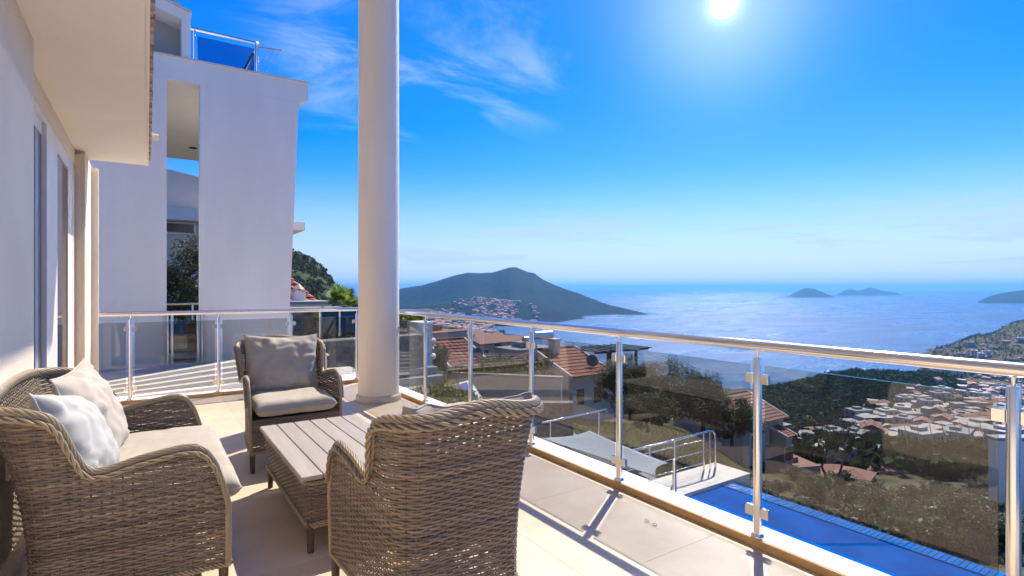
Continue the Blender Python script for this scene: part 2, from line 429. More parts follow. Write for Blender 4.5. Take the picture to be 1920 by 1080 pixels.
# ------------------------------------------------------------ terrain: hillside that falls to the shore
PXS = np.array([-1500, 300, 600, 800, 900, 1000, 1120, 1240, 1440, 1600, 1750, 1840, 1920, 3300.])
YS = np.array([4, 10, 16, 25, 45, 80, 150, 300, 450, 560, 700, 850, 1000, 1200, 1350, 1500, 2000, 2600.])
ROWS = np.array([  # row of the hillside seen along each bearing (from 25 m on)
 [590]*15, [590]*15, [598, 590, 590, 590, 590, 590, 590, 590, 590, 590, 590, 590, 590, 590, 588],
 [690, 684, 676, 666, 652, 645, 640, 632, 625, 618, 612, 608, 604, 594, 578],
 [745, 722, 708, 692, 674, 662, 655, 650, 645, 640, 630, 624, 620, 606, 590],
 [805, 765, 742, 718, 694, 680, 673, 668, 668, 676, 690, 700, 700, 660, 640],
 [850, 790, 776, 754, 726, 712, 705, 700, 716, 725, 725, 725, 725, 700, 680],
 [880, 800, 784, 768, 749, 736, 730, 727, 726, 740, 740, 740, 740, 720, 700],
 [1010, 895, 858, 827, 792, 757, 730, 756, 745, 740, 740, 740, 740, 720, 700],
 [1030, 910, 875, 840, 802, 747, 701, 714, 735, 730, 720, 720, 720, 700, 690],
 [1040, 920, 888, 850, 802, 752, 706, 708, 704, 690, 665, 652, 660, 660, 650],
 [1040, 920, 890, 850, 796, 762, 730, 716, 705, 690, 656, 632, 628, 640, 640],
 [1040, 920, 890, 850, 790, 770, 750, 730, 712, 692, 652, 624, 602, 606, 615],
 [1040, 920, 890, 850, 790, 770, 750, 730, 700, 670, 620, 580, 550, 540, 540]], dtype=float)
ZT = np.zeros((len(PXS), len(YS)))
ZT[:, 3:] = EYE - (ROWS - 540) * YS[3:] / FPX
for i, p in enumerate(PXS): ZT[i, :3] = (-1.3, -1.3, -1.2) if p <= 600 else ((-3.9, -3.7, -3.6) if p <= 900 else (-5.2, -5.2, -6.0))
ZT[3, :3] = (-3.0, -2.4, -2.2)
LY = np.log(YS)
def zg(X, Y):
    px = np.clip(960 + X / np.maximum(Y, .1) * FPX, PXS[0], PXS[-1]); ly = np.log(np.clip(Y, 4, 2600))
    i = np.clip(np.searchsorted(PXS, px) - 1, 0, len(PXS)-2); j = np.clip(np.searchsorted(LY, ly) - 1, 0, len(LY)-2)
    u = (px - PXS[i]) / (PXS[i+1] - PXS[i]); v = (ly - LY[j]) / (LY[j+1] - LY[j])
    u = u*u*(3-2*u)
    return (ZT[i, j]*(1-u) + ZT[i+1, j]*u)*(1-v) + (ZT[i, j+1]*(1-u) + ZT[i+1, j+1]*u)*v
def zground(X, Y): return float(max(zg(np.array([float(X)]), np.array([float(Y)]))[0], -172))
def on_ground(px, Y, dz=0.):
    X = (px - 960) / FPX * Y
    return C2W(X, Y, zground(X, Y) + dz)

def hill_mat(name, stops, sc, bump=.6):
    m = bpy.data.materials.new(name); m.use_nodes = True; t = NT(m.node_tree); b = t.n['Principled BSDF']
    pos = t.add('ShaderNodeNewGeometry').outputs['Position']
    f = t.math('ADD', t.math('MULTIPLY', t.noise(pos, sc, 8, .65), .6), t.math('MULTIPLY', t.noise(pos, sc*9, 6, .7), .4))
    t.put(b.inputs['Base Color'], t.ramp(f, stops)); b.inputs['Roughness'].default_value = .95; b.inputs['Specular IOR Level'].default_value = .1
    bn = t.add('ShaderNodeBump'); bn.inputs['Strength'].default_value = bump; bn.inputs['Distance'].default_value = .25/sc*.1
    t.l.new(t.noise(pos, sc*14, 5, .7), bn.inputs['Height']); t.l.new(bn.outputs[0], b.inputs['Normal'])
    return m
m_ground = hill_mat('dry_hillside', [(.32, (.030, .045, .016)), (.45, (.075, .075, .032)), (.55, (.13, .105, .055)), (.68, (.19, .15, .09))], .05, .5)
pxs = np.concatenate([np.linspace(-1500, 250, 25), np.linspace(300, 2000, 240), np.linspace(2050, 3300, 20)])
lys = np.concatenate([np.linspace(math.log(4), math.log(60), 60), np.linspace(math.log(62), math.log(2600), 130)])
YY = np.exp(lys)[:, None] * np.ones(len(pxs)); XX = (pxs[None] - 960) / FPX * YY
ZZ = np.maximum(zg(XX.ravel(), YY.ravel()), -172)
nz = np.array([fnoise(x, y, .02, 4, 3.1)*min(2.5, y*.006) + fnoise(x, y, .15, 3, 9.)*min(.35, y*.012) for x, y in zip(XX.ravel(), YY.ravel())])
ZZ = ZZ + np.where(YY.ravel() > 14, nz, 0)
Wx = CC*XX.ravel() + SS*YY.ravel(); Wy = -SS*XX.ravel() + CC*YY.ravel()
nr, nc = XX.shape
ii = (np.arange(nr-1)[:, None]*nc + np.arange(nc-1)[None]).ravel()
tag(mobj('hillside_ground', np_mesh('hillside', np.stack([Wx, Wy, ZZ], 1), np.stack([ii, ii+1, ii+nc+1, ii+nc], 1), m_ground)), kind='structure')

# ------------------------------------------------------------ far hills
def interp(x, tab): return np.interp(x, [a for a, _ in tab], [b for _, b in tab])
m_far = hill_mat('haze_tinted_scrub', [(.34, (.002, .011, .014)), (.48, (.003, .017, .019)), (.60, (.007, .027, .024)), (.74, (.024, .044, .036))], .0016, .7)  # blue of distant haze is mixed into the scrub greens
m_rocky = hill_mat('rocky_scrub', [(.36, (.028, .048, .022)), (.5, (.055, .078, .034)), (.6, (.10, .105, .06)), (.72, (.22, .21, .18))], .02, .8)
def ridge_mesh(name, px0, px1, npx, Y0, Y1, ny, zfun, mat, amp, nsc, seed):
    p = np.linspace(px0, px1, npx); y = np.linspace(Y0, Y1, ny)
    PX, YV = np.meshgrid(p, y); X = (PX-960)/FPX*YV
    Z = zfun(PX, YV)
    N = np.array([fnoise(a, b, nsc, 6, seed) for a, b in zip(X.ravel(), YV.ravel())]).reshape(X.shape)
    Z = Z + N*amp*np.clip((Z-SEA_Z)/60., 0, 1)
    Z = np.maximum(Z, SEA_Z-20)
    n, c = X.shape; i = (np.arange(n-1)[:, None]*c + np.arange(c-1)[None]).ravel()
    P = np.stack([(CC*X+SS*YV).ravel(), (-SS*X+CC*YV).ravel(), Z.ravel()], 1)
    return tag(mobj(name, np_mesh(name, P, np.stack([i, i+1, i+c+1, i+c], 1), mat)), kind='structure')
RID = [(600, 590), (640, 578), (660, 566), (700, 549), (745, 541), (790, 535), (827, 524), (852, 515), (877, 510), (900, 512), (922, 511), (940, 505), (955, 501), (967, 501), (990, 509), (1002, 511), (1017, 522), (1052, 537), (1082, 547), (1115, 559), (1145, 570), (1177, 577), (1218, 588.5), (1240, 602)]
SPUR = [(600, 590), (740, 570), (800, 568), (860, 561), (900, 556), (960, 563), (1000, 568), (1050, 578), (1090, 592), (1112, 601), (1180, 620), (1240, 640)]
def zhead(PX, YV):
    yr = interp(PX.ravel(), [(600, 4500), (745, 4300), (960, 3900), (1215, 3090), (1240, 3000)]).reshape(PX.shape)
    z1 = EYE - (interp(PX.ravel(), RID).reshape(PX.shape) - 540)*yr/FPX - SEA_Z
    d = (YV - yr); wd = np.clip(2.5*z1, 45, 760)
    a = z1*np.exp(-np.abs(d/wd)**1.7)
    ys = 2720.
    z2 = EYE - (interp(PX.ravel(), SPUR).reshape(PX.shape) - 540)*ys/FPX - SEA_Z
    b = z2*np.exp(-np.abs((YV-ys)/np.clip(4*z2, 40, 430.))**2)
    a = np.maximum(a, -30); b = np.maximum(b, -30)
    return SEA_Z - 4 + np.maximum(a, b) + .25*np.minimum(a, b).clip(0)
ridge_mesh('headland_hill', 600, 1240, 240, 2150, 5600, 110, zhead, m_far, 8, .0026, 4.4)
def zisl(tab, yc, wy):
    def f(PX, YV):
        z = EYE - (interp(PX.ravel(), tab).reshape(PX.shape) - 540)*yc/FPX - SEA_Z + 3
        return SEA_Z - 3 + z*np.exp(-np.abs((YV-yc)/wy)**2.2)
    return f
ridge_mesh('island_hill', 1462, 1576, 50, 8500, 9700, 24, zisl([(1462, 562), (1473, 557.5), (1490, 549), (1505, 542), (1515, 540), (1527, 542), (1545, 549), (1566, 557), (1576, 560)], 9100, 330), m_far, 10, .004, 8.1)
ridge_mesh('island_hill', 1556, 1695, 60, 10800, 12200, 24, zisl([(1556, 557), (1566, 553.2), (1580, 547), (1588, 543), (1597, 542), (1608, 545), (1618, 543), (1628, 539), (1640, 541), (1655, 545), (1683, 550), (1695, 556)], 11400, 380), m_far, 10, .004, 2.1)
ridge_mesh('cape_hill', 1822, 2120, 70, 5300, 6900, 26, zisl([(1822, 571), (1835, 565), (1850, 558), (1870, 552), (1895, 547), (1925, 545), (2000, 535), (2120, 530)], 6000, 420), m_far, 12, .004, 6.3)
# steep rocky hill close by on the left
RL = [(300, 452), (480, 455), (545, 474), (556, 479), (580, 489), (600, 505), (615, 523), (632, 543), (650, 562), (668, 580), (720, 640)]
def zrock(PX, YV):
    yc = 330.
    z = EYE - (interp(PX.ravel(), RL).reshape(PX.shape) - 540)*yc/FPX
    base = EYE - 50*YV/FPX
    return np.where(YV < yc, base + (z-base)*np.clip((YV-150)/(yc-150), 0, 1)**1.15, base + (z-base)*np.exp(-((YV-yc)/130)**2))
ridge_mesh('rocky_hill', 300, 722, 130, 150, 640, 70, zrock, m_rocky, 5.0, .03, 1.7)

# trees on the rocky hill and the forest on the knoll: too many to count
def tree_mass(name, pts, hs, nper, mat, rg, label, cat):
    Vs = []
    for (p, h) in zip(pts, hs):
        P = rg.normal(size=(nper, 3)); P /= np.linalg.norm(P, axis=1)[:, None]; P *= (rg.uniform(.3, 1, nper)**.5)[:, None]
        Vs.append(P*np.array([h*.46, h*.46, h*.5]) + np.array(p) + np.array([0, 0, h*.42]))
    P = np.concatenate(Vs); H = np.repeat(np.array(hs), nper)
    n = len(P); a = rg.normal(size=(n, 3)); a /= np.linalg.norm(a, axis=1)[:, None]
    b = rg.normal(size=(n, 3)); b -= a*(a*b).sum(1)[:, None]; b /= np.linalg.norm(b, axis=1)[:, None]
    L = (H*rg.uniform(.14, .26, n))[:, None]
    V = np.stack([P-a*L, P+b*L*.6, P+a*L, P-b*L*.6], 1).reshape(-1, 3)
    return tag(mobj(name, np_mesh(name, V, np.arange(n*4).reshape(-1, 4), mat, False)), label, cat, kind='stuff')
rg = np.random.default_rng(21)
pts, hs = [], []
for k in range(2100):
    px, Y = rg.uniform(430, 700), rg.uniform(165, 400)
    z = float(zrock(np.array([px]), np.array([Y]))[0])
    if rg.uniform() < .42: continue
    pts.append(C2W((px-960)/FPX*Y, Y, z-.5)); hs.append(rg.uniform(2.2, 5.2))
m_scrubtree = M('hill_scrub_leaf', (.05, .07, .035), .8, island=[(0, (.045, .068, .035)), (.5, (.085, .11, .055)), (1, (.14, .155, .085))], spec=.15, trans=.2)
tree_mass('hill_scrub', pts, hs, 34, m_scrubtree, rg, 'dark scrub and small trees covering the steep rocky hill', 'scrub')
pts, hs = [], []
for k in range(5200):
    px, Y = rg.uniform(1425, 1810), rg.uniform(345, 690)
    lim = 352 + max(0, (px-1600))*.30 + 25*math.sin(px*.03)
    if Y < lim or (px > 1730 and Y > 640): continue
    pts.append(on_ground(px, Y, -.6)); hs.append(rg.uniform(3.5, 7.5)*(1.25 if rg.uniform() < .1 else 1))
tree_mass('pine_forest', pts, hs, 26, m_forest, rg, 'dense dark green pine forest on the knoll above the sea', 'forest')
pts, hs = [], []
for k in range(2600):
    px, Y = rg.uniform(1690, 1960), rg.uniform(760, 1650)
    if rg.uniform() < .35 and Y < 1200: continue
    X = (px-960)/FPX*Y
    if zground(X, Y) < SEA_Z+3: continue
    pts.append(on_ground(px, Y, -.8)); hs.append(rg.uniform(4, 8))
tree_mass('coast_scrub', pts, hs, 14, m_forest, rg, 'dark scrub on the far slope right of the inlet', 'scrub')

# ------------------------------------------------------------ terrace floor
FX0, FX1, FY0, FY1 = -.5, 2.545, -1.6, 7.47
sl = MB().box((FX0-3, FY0-1, -.35), (2.70, 7.63, -.012)).build('terrace_slab', m_grout); tag(sl, kind='structure')
tw, td = .9, .9
me_tiles = {}
ti = 0
floor = bpy.data.objects.new('terrace_floor', None); link(floor); tag(floor, kind='structure')
y = 1.815 - 4*td
while y < FY1:
    x = FX1
    while x > FX0:
        a = (max(x-tw, FX0)+.0006, max(y, FY0)+.0006); b_ = (x-.0006, min(y+td, FY1)-.0006)
        if b_[1]-a[1] > .02:
            key = (round(b_[0]-a[0], 3), round(b_[1]-a[1], 3))
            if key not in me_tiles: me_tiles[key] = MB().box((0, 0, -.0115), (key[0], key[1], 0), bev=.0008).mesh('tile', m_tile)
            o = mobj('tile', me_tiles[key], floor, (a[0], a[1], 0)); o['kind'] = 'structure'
        x -= tw
    y += td

# kerb along the railings, stone by stone
kerb = thing('terrace_kerb', 'pale stone kerb with inner edge toned brown for shade and bounce under the railings', 'kerb')
y = FY0
k = 0
while y < 7.62:
    y2 = min(y+1.18, 7.64)
    MB().box((2.552, y+.0015, .003), (2.715, y2-.0015, .045), bev=.004).build('coping_stone', m_coping, kerb)
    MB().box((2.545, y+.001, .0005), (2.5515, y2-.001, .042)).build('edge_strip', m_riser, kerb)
    y = y2
x = -2.0
while x < 2.54:
    x2 = min(x+1.15, 2.5435)
    MB().box((x+.0015, 7.477, .003), (x2-.0015, 7.64, .045), bev=.004).build('coping_stone', m_coping, kerb)
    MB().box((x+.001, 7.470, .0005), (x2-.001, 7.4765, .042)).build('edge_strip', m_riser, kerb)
    x = x2
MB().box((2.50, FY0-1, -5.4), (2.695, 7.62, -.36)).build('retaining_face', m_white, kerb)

# ------------------------------------------------------------ own house: wall, sliding door, overhang, high roof
villa = thing('villa', 'cream rendered villa wall with sliding glass door and overhanging balcony', 'house')
ZS = 2.62
DY0, DY1 = 3.82, 6.66
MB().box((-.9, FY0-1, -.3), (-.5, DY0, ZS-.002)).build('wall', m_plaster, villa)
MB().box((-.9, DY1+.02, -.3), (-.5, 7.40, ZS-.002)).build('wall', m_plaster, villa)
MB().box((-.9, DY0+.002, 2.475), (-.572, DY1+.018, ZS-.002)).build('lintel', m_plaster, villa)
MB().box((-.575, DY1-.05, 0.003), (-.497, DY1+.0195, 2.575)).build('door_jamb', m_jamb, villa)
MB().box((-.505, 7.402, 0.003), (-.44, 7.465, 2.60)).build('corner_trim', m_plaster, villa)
# overhang (underside of the balcony above)
ov = MB(); ov.box((-3, FY0-1, ZS), (-.006, 7.06, ZS+.42)); ov.build('overhang', m_soffit, villa)
MB().box((-.0055, FY0-1, ZS-.006), (.012, 7.068, ZS+.425)).build('fascia', m_white, villa)
dr = MB()
rgd = np.random.default_rng(3)
for i in range(95):                     # crumbling drip edge along the fascia
    y0 = -2 + i*.094
    dr.box((.0125, y0, ZS+.03+rgd.uniform(-.008, .008)), (.026+rgd.uniform(0, .008), y0+.09, ZS+.055+rgd.uniform(-.006, .012)))
dr.build('drip_edge', M('drip_edge_brown', (.52, .42, .32), .9, col2=(.26, .18, .12), nscale=8, namt=.9), villa)
sp = MB().tube([(.0, 6.72, 2.86), (.10, 6.72, 2.855)], .032, 14); sp.build('rain_spout', m_jamb, villa)
# sliding door
door = bpy.data.objects.new('sliding_door', None); link(door, villa)
fx0, fx1 = -.66, -.578
MB().box((fx0, DY0+.003, 2.43), (fx1, DY1-.053, 2.474)).build('head_frame', m_frame, door)
MB().box((fx0+.01, DY0+.003, 2.345), (fx1-.016, 4.86, 2.428)).build('leaf_top_rail', m_frame, door)
MB().box((fx0+.01, 4.885, 2.345), (fx1+.006, DY1-.055, 2.428)).build('leaf_top_rail', m_frame, door)
for y0, y1, dx, mt in ((3.83, 3.95, .030, m_grey), (3.96, 4.10, .026, m_track), (4.11, 4.30, .030, m_grey), (4.31, 4.46, .022, m_frame), (4.47, 4.60, .030, m_track), (4.61, 4.74, .020, m_grey), (4.75, 4.883, .024, m_track)):
    MB().box((fx0+.02, y0, .02), (fx1-dx, y1, 2.344)).build('shutter_track', mt, door)
MB().box((fx0+.01, 4.885, .02), (fx1+.006, 5.42, 2.344)).build('leaf_stile', m_frame, door)
MB().box((fx0+.01, 6.12, .02), (fx1+.004, 6.40, 2.344)).build('leaf_stile', m_soffit, door)
MB().box((fx0+.01, 6.402, .02), (fx1+.006, DY1-.055, 2.344)).build('leaf_stile', m_frame, door)
MB().box((-.588, 5.422, .06), (-.580, 6.118, 2.344)).build('pane', m_doorglass, door)
MB().box((fx0, DY0+.003, .003), (fx1, DY1-.053, .019)).build('sill_track', m_track, door)
MB().box((-3.2, FY0-1, -.30), (-3.0, 7.4, 2.6)).build('room_back_wall', m_beige, villa)
MB().box((-3.0, FY0-.9, -.010), (-.905, 7.39, -.001)).build('room_floor', m_beige, villa)
MB().box((-2.999, 7.2, 0), (-.905, 7.39, 2.6)).build('room_end_wall', m_beige, villa)
# high roof carried by the column
MB().box((-3.0, FY0-1, 5.42), (2.62, 7.2, 5.72)).build('roof_slab', m_soffit, villa)
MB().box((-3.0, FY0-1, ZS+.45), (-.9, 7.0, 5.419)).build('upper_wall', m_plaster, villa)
sk = MB().box((-.4995, 3.11, .49), (-.488, 3.195, .575), bev=.003); tag(sk.build('wall_socket', m_frame), 'small white wall socket low behind the sofa', 'socket')

# column
colm = thing('column', 'tall round cream column standing at the terrace corner', 'column', (2.258, 6.20, 0))
prof = [(.2335, .075), (.2335, 1.2), (.233, 2.6), (.231, 4.0), (.230, 5.42)]
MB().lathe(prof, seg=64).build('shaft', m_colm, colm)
MB().lathe([(.258, .002), (.258, .055), (.250, .068), (.236, .074)], seg=64).build('base_ring', M('base_stone', (.68, .58, .45), .6, col2=(.58, .47, .34), nscale=6, namt=.6), colm)

# ------------------------------------------------------------ glass railings
def railing(name, label, p0, d, posts, ends, zk=.045, panes=None):
    """p0 + d*s along the rail; posts: list of s"""
    t = thing(name, label, 'railing')
    d = Vector((*d, 0)); n = Vector((-d.y, d.x, 0)); p0 = Vector((*p0, 0))
    rot = math.atan2(d.y, d.x)
    for s in posts:
        q = p0 + d*s + Vector((0, 0, zk))
        po = bpy.data.objects.new('post', None); link(po, t); po.location = q; po.rotation_euler = (0, 0, rot)
        MB().lathe([(.0215, .012), (.0215, .902), (.0195, .908)], seg=20).build('tube', m_steel, po)
        MB().lathe([(.034, .0005), (.034, .004), (.030, .010), (.0218, .016)], seg=20).build('flange', m_steel, po)
        MB().lathe([(.007, .906), (.007, .945), (.013, .952)], seg=12).build('neck', m_steel, po)
        for zc in (.125, .80):
            for sg in (-1, 1):
                if (s == posts[0] and sg < 0 and not ends[0]) or (s == posts[-1] and sg > 0 and not ends[1]): continue
                c = MB().box((min(sg*.0205, sg*.062), -.013, zc-.024), (max(sg*.0205, sg*.062), .013, zc+.024), bev=.003)
                cl_ = c.build('clamp', m_steel, po)
                MB().tube([(sg*.048, -.0131, zc), (sg*.048, -.0155, zc)], .0042, 8).build('screw', m_track, cl_)
    edges = ([posts[0]-.93] if ends[0] else []) + list(posts) + ([posts[-1]+.93] if ends[1] else [])
    for a, b in zip(edges[:-1], edges[1:]):
        pa = MB(); pa.box((a+.042, -.0045, .075), (b-.042, .0045, .868))
        o = pa.build('glass_pane', m_glass, t, p0+Vector((0, 0, zk)), rot)
        eg = MB().box((a+.0415, -.0046, .8682), (b-.0415, .0046, .8696)); eg.build('polished_edge', M('glass_edge', (.02, .16, .22), .1), o)
    return t
ZR = .045 + .968
rr = railing('glass_railing', 'steel and tinted glass railing on the sea side of the terrace', (2.58, 0), (0, 1), [-.352, .634, 1.621, 2.600, 3.588, 4.586, 5.608, 6.60], (False, True))
MB().tube([(2.58, y, ZR) for y in np.linspace(-1.6, 7.52, 20)], .027, 20).build('handrail', m_steel, rr)
rb = railing('glass_railing', 'steel and tinted glass railing along the end of the terrace by the white house', (0, 7.51), (1, 0), [-.157, .723, 1.553, 2.42], (True, False))
MB().tube([(x, 7.51, ZR) for x in np.linspace(-.56, 2.62, 14)], .025, 18).build('handrail', m_steel, rb)
# ------------------------------------------------------------ wicker furniture
def resample(P, step):
    P = np.asarray(P, float); L = np.concatenate([[0], np.cumsum(np.linalg.norm(np.diff(P, axis=0), axis=1))])
    n = max(2, int(round(L[-1]/step))); s = np.linspace(0, L[-1], n+1)
    return np.stack([np.interp(s, L, P[:, k]) for k in range(P.shape[1])], 1), s
def hexcs(a, b):      # flat strand section: a = half thickness, b = half height
    return [(a, -b*.35), (a, b*.35), (0, b), (-a, b*.35), (-a, -b*.35), (0, -b)]
def weave(posf, L, z0, zs, topf, pitch, stake, acc, accs, rg, amp=.0030, ht=.0062):
    """rows of strands in and out of upright stakes on the surface posf(s, z) -> point, normal"""
    ds = stake/4
    z = z0 + pitch*.5; row = 0
    s_all = np.arange(0, L+ds*.5, ds)
    T = topf(s_all)
    while z < zs:
        ok = T > z
        edges = np.flatnonzero(np.diff(np.concatenate([[0], ok.astype(int), [0]])))
        for a, b in zip(edges[::2], edges[1::2]):
            if b-a < 3: continue
            s = s_all[a:b]
            wob = .0012*np.sin(s*23+row*1.7) + rg.normal(0, .0006)
            P, N = posf(s, np.full_like(s, z)+wob)
            ph = np.pi*s/stake + np.pi*(row % 2)
            C = P + N*(amp*np.cos(ph))[:, None]
            B = np.tile(np.array([0, 0, 1.]), (len(s), 1))
            sweep(C, N, B, hexcs(.0021, ht*rg.uniform(.85, 1.08)), acc)
        z += pitch; row += 1
    for s0 in np.arange(stake*.0, L, stake):
        tz = float(topf(np.array([s0]))[0])
        if tz - z0 < .03: continue
        zz_ = np.linspace(z0, tz, max(2, int((tz-z0)/.06)))
        P, N = posf(np.full_like(zz_, s0), zz_)
        Tn = np.cross(N, [0, 0, 1.])
        sweep(P, N, Tn, [(.0026, 0), (0, .0034), (-.0026, 0), (0, -.0034)], accs)
def braid(P, N, R_, acc, K=4, pitch=.085, rs=.42, step=.009):
    """rope of K strands wound round the path P (N: a vector across it), radius R_ (per point)"""
    A = np.concatenate([P, N, R_[:, None]], 1)
    L = np.concatenate([[0], np.cumsum(np.linalg.norm(np.diff(P, axis=0), axis=1))])
    s = np.linspace(0, L[-1], max(8, int(L[-1]/step)))
    A = np.stack([np.interp(s, L, A[:, k]) for k in range(7)], 1)
    P, N, Rr = A[:, :3], A[:, 3:6], A[:, 6]
    T = np.gradient(P, axis=0); T /= np.linalg.norm(T, axis=1)[:, None]+1e-9
    N = N - T*(N*T).sum(1)[:, None]; N /= np.linalg.norm(N, axis=1)[:, None]+1e-9
    B = np.cross(T, N)
    for k in range(K):
        th = 2*np.pi*s/pitch + 2*np.pi*k/K
        C = P + N*(Rr*.62*np.cos(th))[:, None] + B*(Rr*.62*np.sin(th))[:, None]
        rad = Rr*rs
        n = 6; an = 2*np.pi*np.arange(n)/n
        cs = np.stack([np.cos(an)[None]*rad[:, None], np.sin(an)[None]*rad[:, None]], -1)
        sweep(C, N, B, cs, acc)

D0 = .66
TT = [(0, .40), (.02, .48), (.05, .575), (.085, .63), (.12, .652), (.17, .655), (.30, .635), (.41, .606), (.455, .606), (.485, .63), (.515, .70), (.545, .785), (.572, .832), (.61, .855), (.76, .868)]
def seat_meshes(Wd, seed):
    rg = np.random.default_rng(seed)
    hf, hb, r = Wd/2, Wd/2-.040, .105
    arc = [(-hb+r-r*math.cos(a), D0-r+r*math.sin(a)) for a in np.linspace(0, math.pi/2, 12)]
    left = [(-hf, 0), (-(hf+hb)/2-.004, D0*.45)] + arc
    path = left + [(-x, d) for x, d in reversed(left)]
    base, s = resample(path, .01); L = s[-1]
    tan = np.gradient(base, axis=0); tan /= np.linalg.norm(tan, axis=1)[:, None]
    nor = np.stack([-tan[:, 1], tan[:, 0]], 1)
    for _ in range(3): nor[1:-1] = (nor[:-2]+nor[1:-1]*2+nor[2:])/4
    nor /= np.linalg.norm(nor, axis=1)[:, None]
    wgt = np.clip((base[:, 1]-.28)/.34, 0, 1); wgt = wgt*wgt*(3-2*wgt)
    def posf(sv, zv):
        x = np.interp(sv, s, base[:, 0]); d = np.interp(sv, s, base[:, 1])
        nx = np.interp(sv, s, nor[:, 0]); nd = np.interp(sv, s, nor[:, 1]); b = np.interp(sv, s, wgt)
        u = np.clip((zv-.14)/.72, 0, 1.15)
        le = b*(.115*u**1.7 - .012*np.sin(np.pi*np.clip(u, 0, 1))) + (1-b)*.020*u
        P = np.stack([x+nx*le*(1-.5*b), d+nd*le, zv], -1)
        N = np.stack([nx, nd, -.12*b*u], -1); N /= np.linalg.norm(N, axis=1)[:, None]
        return P, N
    def topf(sv):
        la = np.minimum(sv, L-sv); t = np.interp(la, [a for a, _ in TT], [b for _, b in TT])
        mid = np.clip((la-.76)/(L/2-.76), 0, 1)
        return t + .018*np.sin(mid*np.pi/2)
    acc, accs, accb = [], [], []
    z0 = .145
    weave(posf, L, z0, .90, topf, .0106, .033, acc, accs, rg)
    # apron below the seat
    def posa(sv, zv):
        return np.stack([-hf+sv, np.full_like(sv, -.004), zv], -1), np.tile(np.array([0, -1., 0]), (len(sv), 1))
    weave(posa, 2*hf, z0, .375, lambda q: np.full_like(q, .375), .0106, .033, acc, accs, rg)
    # braided rim: up the front edge, over the arm, along the back and down again
    up = np.linspace(z0-.01, .40, 16)
    P1, N1 = posf(np.zeros_like(up), up)
    ss_ = np.linspace(0, L, 260); P2, N2 = posf(ss_, topf(ss_)+.004)
    P3, N3 = posf(np.full_like(up, L), up[::-1])
    P = np.concatenate([P1, P2[1:-1], P3]); N = np.concatenate([N1, N2[1:-1], N3])
    lb = np.minimum(ss_[1:-1], L-ss_[1:-1])
    R2 = np.interp(lb, [0, .1, .5, .62, .74], [.013, .015, .016, .021, .026])
    Rr = np.concatenate([np.full(16, .014), R2, np.full(16, .014)])
    braid(P, N, Rr, accb, K=8, pitch=.23, rs=.29)
    P[:, 2] -= .0; sh = P.copy(); sh[16:-16, :2] += N[16:-16, :2]*.020; sh[16:-16, 2] -= .020
    braid(sh[18:-18], N[18:-18], Rr[18:-18]*.60, accb, K=3, pitch=.13, rs=.48)
    sb = np.linspace(0, L, 160); P4, N4 = posf(sb, np.full_like(sb, z0-.004))
    braid(P4, N4, np.full(len(sb), .013), accb, K=4, pitch=.07)
    xf = np.linspace(-hf, hf, 50); P5 = np.stack([xf, np.full_like(xf, -.006), np.full_like(xf, z0-.004)], 1)
    braid(P5, np.tile(np.array([0, -1., 0]), (50, 1)), np.full(50, .013), accb, K=4, pitch=.07)
    me_w = np_mesh('weave', *merge(acc), m_wick); me_s = np_mesh('stakes', *merge(accs), m_wick); me_b = np_mesh('braid', *merge(accb), m_braid)
    return me_w, me_s, me_b, posf, topf, L, hf, hb
def leg_mesh():
    prof = []
    for i in range(15):
        z = .002 + i*.0105; rr_ = .0165 + .004*(z/.15)
        prof += [(rr_-.0022, z), (rr_, z+.003), (rr_, z+.0075), (rr_-.0022, z+.0105)]
    return MB().lathe(prof, seg=14).mesh('leg', m_leg)
me_leg = leg_mesh()
def build_seat(name, label, cat, Wd, loc, rz, seed, meshes=None):
    ms = meshes or seat_meshes(Wd, seed)
    t = thing(name, label, cat, loc, rz)
    for nm, me in zip(('weave', 'stakes', 'braided_rim'), ms[:3]): tag(mobj(nm, me, t), kind='stuff')
    hf, hb = ms[6], ms[7]
    for x, d in ((-hf+.012, .016), (hf-.012, .016), (-hb+.035, D0-.055), (hb-.035, D0-.055)): mobj('leg', me_leg, t, (x, d, 0))
    MB().box((-hf+.03, .012, .335), (hf-.03, D0*.45, .372)).box((-hb+.05, D0*.45, .335), (hb-.05, D0-.05, .372)).build('seat_deck', m_leg, t)
    return t, ms

